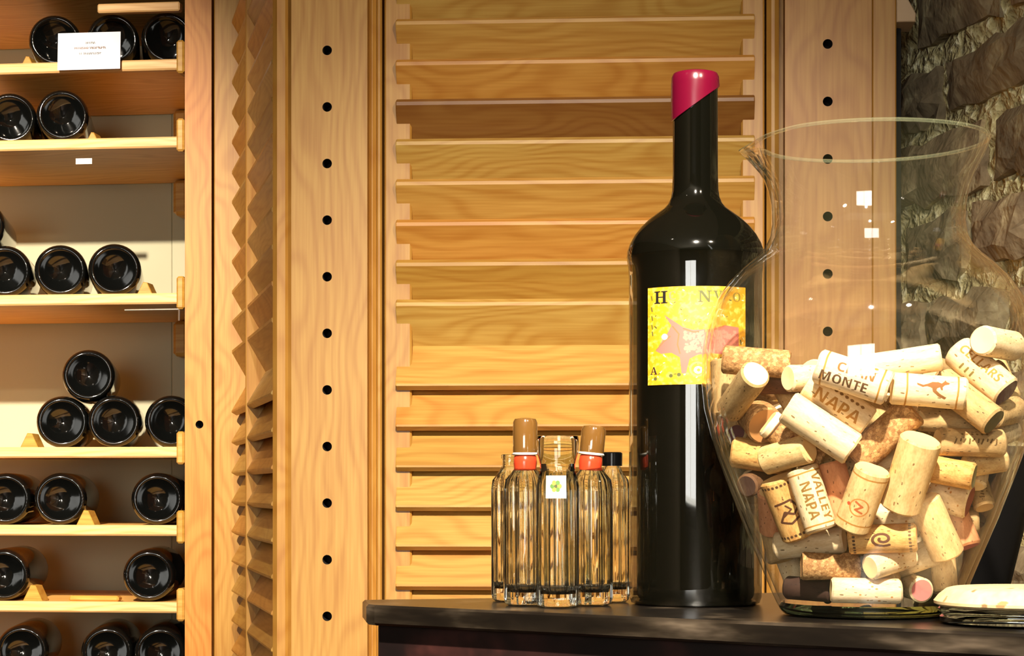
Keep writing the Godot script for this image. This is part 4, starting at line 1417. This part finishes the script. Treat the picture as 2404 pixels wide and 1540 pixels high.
func label_image() -> Image:
	var s := 440
	var im := Image.create(s, s, false, Image.FORMAT_RGB8)
	var n := noise(1.0, 61)
	n.fractal_octaves = 4
	var r := RandomNumberGenerator.new()
	r.seed = 12
	for y in s:
		for x in s:
			var t := n.get_noise_2d(x * 0.03, y * 0.03)
			var c := Color(0.85, 0.59, 0.07).lerp(Color(0.90, 0.74, 0.32), clampf(t * 2.0 + 0.15, 0.0, 1.0))
			var mid := 1.0 - clampf(Vector2(x - 210, (y - 120) * 1.1).length() / 130.0, 0.0, 1.0)
			c = c.lerp(Color(0.92, 0.82, 0.50), mid * 0.5)
			im.set_pixel(x, y, c)
	for k in 130:
		var p := Vector2(r.randf() * s, r.randf() * s)
		var col: Color = [Color(0.85, 0.55, 0.10), Color(0.99, 0.95, 0.7), Color(0.35, 0.33, 0.12), Color(0.95, 0.70, 0.05)][r.randi() % 4]
		stroke(im, PackedVector2Array([p, p + Vector2(r.randf_range(-9, 9), r.randf_range(-9, 9))]), r.randf_range(3, 6), col)
	# the pink beast
	var beast := [Vector2(-1.0, -0.28), Vector2(-0.82, -0.02), Vector2(-0.70, 0.14), Vector2(-0.60, 0.34), Vector2(-0.78, 0.62), Vector2(-0.50, 0.42), Vector2(-0.34, 0.30), Vector2(-0.1, 0.22), Vector2(0.30, 0.24), Vector2(0.62, 0.34), Vector2(1.0, 0.30), Vector2(1.0, -0.30), Vector2(0.97, -0.62), Vector2(0.80, -0.62), Vector2(0.74, -0.40), Vector2(0.3, -0.36), Vector2(0.0, -0.40), Vector2(-0.18, -0.50), Vector2(-0.26, -0.86), Vector2(-0.36, -0.86), Vector2(-0.40, -0.46), Vector2(-0.60, -0.34), Vector2(-0.85, -0.36)]
	shape(im, beast, Vector2(222, 236), 180.0, Color(0.80, 0.42, 0.37), false)
	stroke(im, PackedVector2Array([Vector2(164, 190), Vector2(206, 206), Vector2(276, 200), Vector2(332, 178)]), 5.0, Color(0.80, 0.38, 0.22))
	stroke(im, PackedVector2Array([Vector2(120, 180), Vector2(146, 214), Vector2(140, 260), Vector2(150, 300)]), 6.0, Color(0.80, 0.40, 0.25))
	stroke(im, PackedVector2Array([Vector2(46, 282), Vector2(80, 246), Vector2(108, 224)]), 6.0, Color(0.78, 0.42, 0.26))
	for k in 300:
		var p := Vector2(r.randf_range(170, 390), r.randf_range(200, 296))
		if im.get_pixelv(p).g < 0.62:
			dot(im, p, r.randf_range(3, 8), Color(0.88, 0.52, 0.44))
	dot(im, Vector2(84, 224), 14, Color(0.97, 0.78, 0.68))
	# lettering round the edge
	var k2 := Color(0.05, 0.05, 0.04)
	var ol := Color(0.33, 0.34, 0.16)
	stamp(im, "H", Vector2(66, 46), 60, k2, false, true)
	stamp(im, "C", Vector2(118, 40), 40, Color(0.5, 0.5, 0.36), false, true)
	stamp(im, "P", Vector2(160, 42), 46, Color(0.62, 0.58, 0.28), false, true)
	stamp(im, "N", Vector2(252, 46), 56, ol, false, true)
	stamp(im, "V", Vector2(306, 40), 42, ol, false, true)
	stamp(im, "O", Vector2(392, 46), 44, Color(0.55, 0.46, 0.12), false, true)
	stamp(im, "A", Vector2(32, 376), 36, Color(0.16, 0.08, 0.10), false, true)
	for p in [Vector2(20, 40), Vector2(20, 90), Vector2(22, 130), Vector2(22, 170), Vector2(24, 200), Vector2(412, 240), Vector2(414, 280), Vector2(405, 320)]:
		stroke(im, PackedVector2Array([p, p + Vector2(3, 16)]), 6.0, ol)
	stroke(im, circle(Vector2(222, 372), 30), 9.0, Color(0.55, 0.60, 0.34))
	dot(im, Vector2(224, 376), 17, Color(0.98, 0.97, 0.88))
	dot(im, Vector2(226, 376), 7, Color(0.80, 0.60, 0.15))
	for p in [Vector2(112, 400), Vector2(40, 412), Vector2(146, 396), Vector2(262, 420)]:
		dot(im, p, 8, ol)
	return im


func build_vials() -> void:
	var list := [
		[1197.0, 1.333, 0.0124, 0.0, "open", "small open clear glass vial at the back left of the vials"],
		[1233.0, 1.285, 0.0138, 0.0, "tall", "clear glass vial with the tallest brown glass stopper, at the left front"],
		[1309.0, 1.262, 0.0136, 0.0, "wide", "clear glass vial with a wide open mouth and a small flower sticker"],
		[1388.0, 1.285, 0.0138, 0.10, "short", "clear glass vial with a tilted brown stopper, right of the wide mouthed one"],
		[1437.0, 1.322, 0.0115, 0.0, "black", "clear glass vial with a small black cap, next to the tall bottle"],
	]
	var gl := glass_solid(Color(0.97, 0.98, 0.95))
	var amber := StandardMaterial3D.new()
	amber.albedo_color = Color(0.42, 0.29, 0.13)
	amber.roughness = 0.12
	amber.clearcoat_enabled = true
	amber.clearcoat = 1.0
	amber.clearcoat_roughness = 0.03
	var red := mat_plain(Color(0.74, 0.24, 0.13), 0.18)
	var n := 0
	for b in list:
		var d: float = b[1]
		var p := at(b[0], 1150.0, d)
		var o := thing("glass_vial", b[5], "vial", Vector3(p.x, TOP + 0.0003, p.z), "small clear glass vials on the bar counter")
		o.rotation.y = 0.7 * n
		var r: float = b[2]
		var wide: bool = b[4] == "wide"
		var nr := r * 0.94 if wide else 0.0052
		var top := 0.110 if wide else 0.0995
		var body := [Vector2(0, 0.0), Vector2(r * 0.82, 0.0), Vector2(r * 0.97, 0.0015), Vector2(r, 0.005), Vector2(r, 0.076), Vector2(r * 0.93, 0.082), Vector2(maxf(nr, r * 0.62), 0.0875), Vector2(nr, 0.092), Vector2(nr, top - 0.003), Vector2(nr * 1.12, top - 0.0025), Vector2(nr * 1.12, top - 0.0004), Vector2(nr * 1.02, top)]
		if wide:
			body = [Vector2(0, 0.0), Vector2(r * 0.82, 0.0), Vector2(r * 0.97, 0.0015), Vector2(r, 0.005), Vector2(r, 0.078), Vector2(r * 0.88, 0.085), Vector2(r * 0.80, 0.089), Vector2(r * 0.86, 0.094), Vector2(r * 0.97, 0.099), Vector2(r * 1.02, 0.106), Vector2(r * 0.98, top)]
		var ir := nr - 0.0014
		var hollow := [Vector2(ir, top), Vector2(ir, 0.091), Vector2(maxf(ir, r * 0.50), 0.086), Vector2(r - 0.0046, 0.080), Vector2(r - 0.0042, 0.074), Vector2(r - 0.0040, 0.014), Vector2(r * 0.5, 0.0085), Vector2(0, 0.0105)]
		var ribs := 9
		var flute := func(q: Vector3) -> Vector3:
			if q.y > 0.086 or q.y < 0.004:
				return q
			var th := atan2(q.x, q.z)
			var k := 1.0 + (0.030 * cos(ribs * th) + 0.016 * sin(23.0 * th + 1.7 * n + q.y * 30.0)) * (1.0 if Vector2(q.x, q.z).length() > r - 0.003 else -1.6)
			return Vector3(q.x * k, q.y, q.z * k)
		var mb := MB.new()
		mb.lathe(body + hollow, 96, Transform3D.IDENTITY, flute)
		smooth(mb)
		part("glass", mb.mesh(), gl, o)
		var t := Transform3D(Basis(Vector3(0, 0, 1).rotated(Vector3.UP, -o.rotation.y), -b[3]), Vector3(0, top - 0.0015, 0))
		if b[4] == "tall" or b[4] == "short":
			var s := MB.new()
			var h := 0.0245 if b[4] == "tall" else 0.0195
			s.lathe([Vector2(0, 0.0008), Vector2(0.0078, 0.0008), Vector2(0.0081, 0.003), Vector2(0.0081, h - 0.003), Vector2(0.0070, h - 0.0006), Vector2(0.004, h), Vector2(0, h)], 28, t)
			part("stopper", s.mesh(), amber, o)
			var w := MB.new()
			w.lathe([Vector2(0.0060, -0.0105), Vector2(0.0072, -0.0100), Vector2(0.0078, -0.005), Vector2(0.0074, -0.0008), Vector2(0.0064, 0.0004), Vector2(0, 0.0006)], 24, t)
			part("red_seal", w.mesh(), red, o)
			var col := MB.new()
			col.lathe([Vector2(0.0062, 0.0002), Vector2(0.0082, 0.0003), Vector2(0.0086, 0.0010), Vector2(0.0080, 0.0018)], 24, t)
			part("paper_collar", col.mesh(), mat_plain(Color(0.92, 0.90, 0.84), 0.5), o)
		elif b[4] == "black":
			var s := MB.new()
			s.lathe([Vector2(0.0058, -0.0065), Vector2(0.0068, -0.0065), Vector2(0.0070, 0.0020), Vector2(0.0062, 0.0028), Vector2(0, 0.0028)], 24, t)
			part("cap", s.mesh(), mat_plain(Color(0.03, 0.03, 0.03), 0.2), o)
		elif wide:
			var st := MB.new()
			var im := Image.create(64, 64, false, Image.FORMAT_RGB8)
			im.fill(Color(0.95, 0.95, 0.86))
			for k in 6:
				dot(im, Vector2(32, 30) + Vector2.from_angle(k * TAU / 6.0) * 11.0, 7.0, Color(0.95, 0.85, 0.25) if k % 2 == 0 else Color(0.35, 0.50, 0.22))
			dot(im, Vector2(32, 30), 5.0, Color(0.30, 0.30, 0.15))
			var sm := StandardMaterial3D.new()
			sm.albedo_texture = ImageTexture.create_from_image(im)
			sm.roughness = 0.5
			var g0 := -0.10 - o.rotation.y
			for k in 8:
				var a := g0 + 0.12 * (k - 4)
				var c := a + 0.12
				var pa := Vector3(sin(a), 0, cos(a))
				var pc := Vector3(sin(c), 0, cos(c))
				var rr := r * 1.05
				st.tri(pa * rr + Vector3.UP * 0.070, pc * rr + Vector3.UP * 0.070, pc * rr * 0.97 + Vector3.UP * 0.0845, pa, pc, pc, Vector2(k / 8.0, 1), Vector2((k + 1) / 8.0, 1), Vector2((k + 1) / 8.0, 0))
				st.tri(pa * rr + Vector3.UP * 0.070, pc * rr * 0.97 + Vector3.UP * 0.0845, pa * rr * 0.97 + Vector3.UP * 0.0845, pa, pc, pa, Vector2(k / 8.0, 1), Vector2((k + 1) / 8.0, 0), Vector2(k / 8.0, 0))
			part("flower_sticker", st.mesh(), sm, o)
		n += 1


# averages the normals of corners that share a place and lie within 60 degrees
func smooth(mb: MB) -> void:
	var sums := {}
	for i in range(0, mb.v.size(), 3):
		var f := -(mb.v[i + 1] - mb.v[i]).cross(mb.v[i + 2] - mb.v[i])
		for j in 3:
			var key := Vector3i((mb.v[i + j] * 200000.0).round())
			sums[key] = sums.get(key, Vector3.ZERO) + f
	for i in mb.v.size():
		var s: Vector3 = sums[Vector3i((mb.v[i] * 200000.0).round())].normalized()
		if s.dot(mb.n[i]) > 0.5:
			mb.n[i] = s


func build_dish() -> void:
	var o := thing("glass_dish", "low round clear glass dish under a thick cork lid, cut by the picture's right edge", "dish", Vector3(0.289, TOP + 0.0003, -1.106))
	var mb := MB.new()
	mb.lathe([Vector2(0, 0.0), Vector2(0.044, 0.0), Vector2(0.0465, 0.0012), Vector2(0.047, 0.004), Vector2(0.0455, 0.0052), Vector2(0.0462, 0.0065), Vector2(0.0475, 0.0085), Vector2(0.0465, 0.0095), Vector2(0, 0.0095)], 64)
	part("plate", mb.mesh(), glass_solid(Color(0.92, 0.96, 0.92)), o)
	var ld := MB.new()
	ld.lathe([Vector2(0, 0.0098), Vector2(0.0465, 0.0098), Vector2(0.0498, 0.0112), Vector2(0.0500, 0.0128), Vector2(0.0470, 0.0165), Vector2(0.0430, 0.0196), Vector2(0.040, 0.0204), Vector2(0, 0.0206)], 56)
	var lm := StandardMaterial3D.new()
	lm.albedo_texture = ImageTexture.create_from_image(cork_image(23, Color(0.90, 0.80, 0.60), Color(0.74, 0.58, 0.37), 0.6))
	lm.roughness = 0.8
	part("lid", ld.mesh(), lm, o)


func build_pot() -> void:
	var p := at(2272.0, 1150.0, 1.455)
	var o := thing("dark_pot", "dark tapered pot standing on the bar counter behind the glass vase", "pot", Vector3(p.x, TOP + 0.0003, p.z))
	var mb := MB.new()
	mb.lathe([Vector2(0, 0.0), Vector2(0.028, 0.0), Vector2(0.0300, 0.0015), Vector2(0.0530, 0.098), Vector2(0.0550, 0.100), Vector2(0.0550, 0.106), Vector2(0.0530, 0.107), Vector2(0.0510, 0.104), Vector2(0.028, 0.006), Vector2(0, 0.005)], 48)
	part("bowl", mb.mesh(), mat_plain(Color(0.05, 0.042, 0.042), 0.55), o)
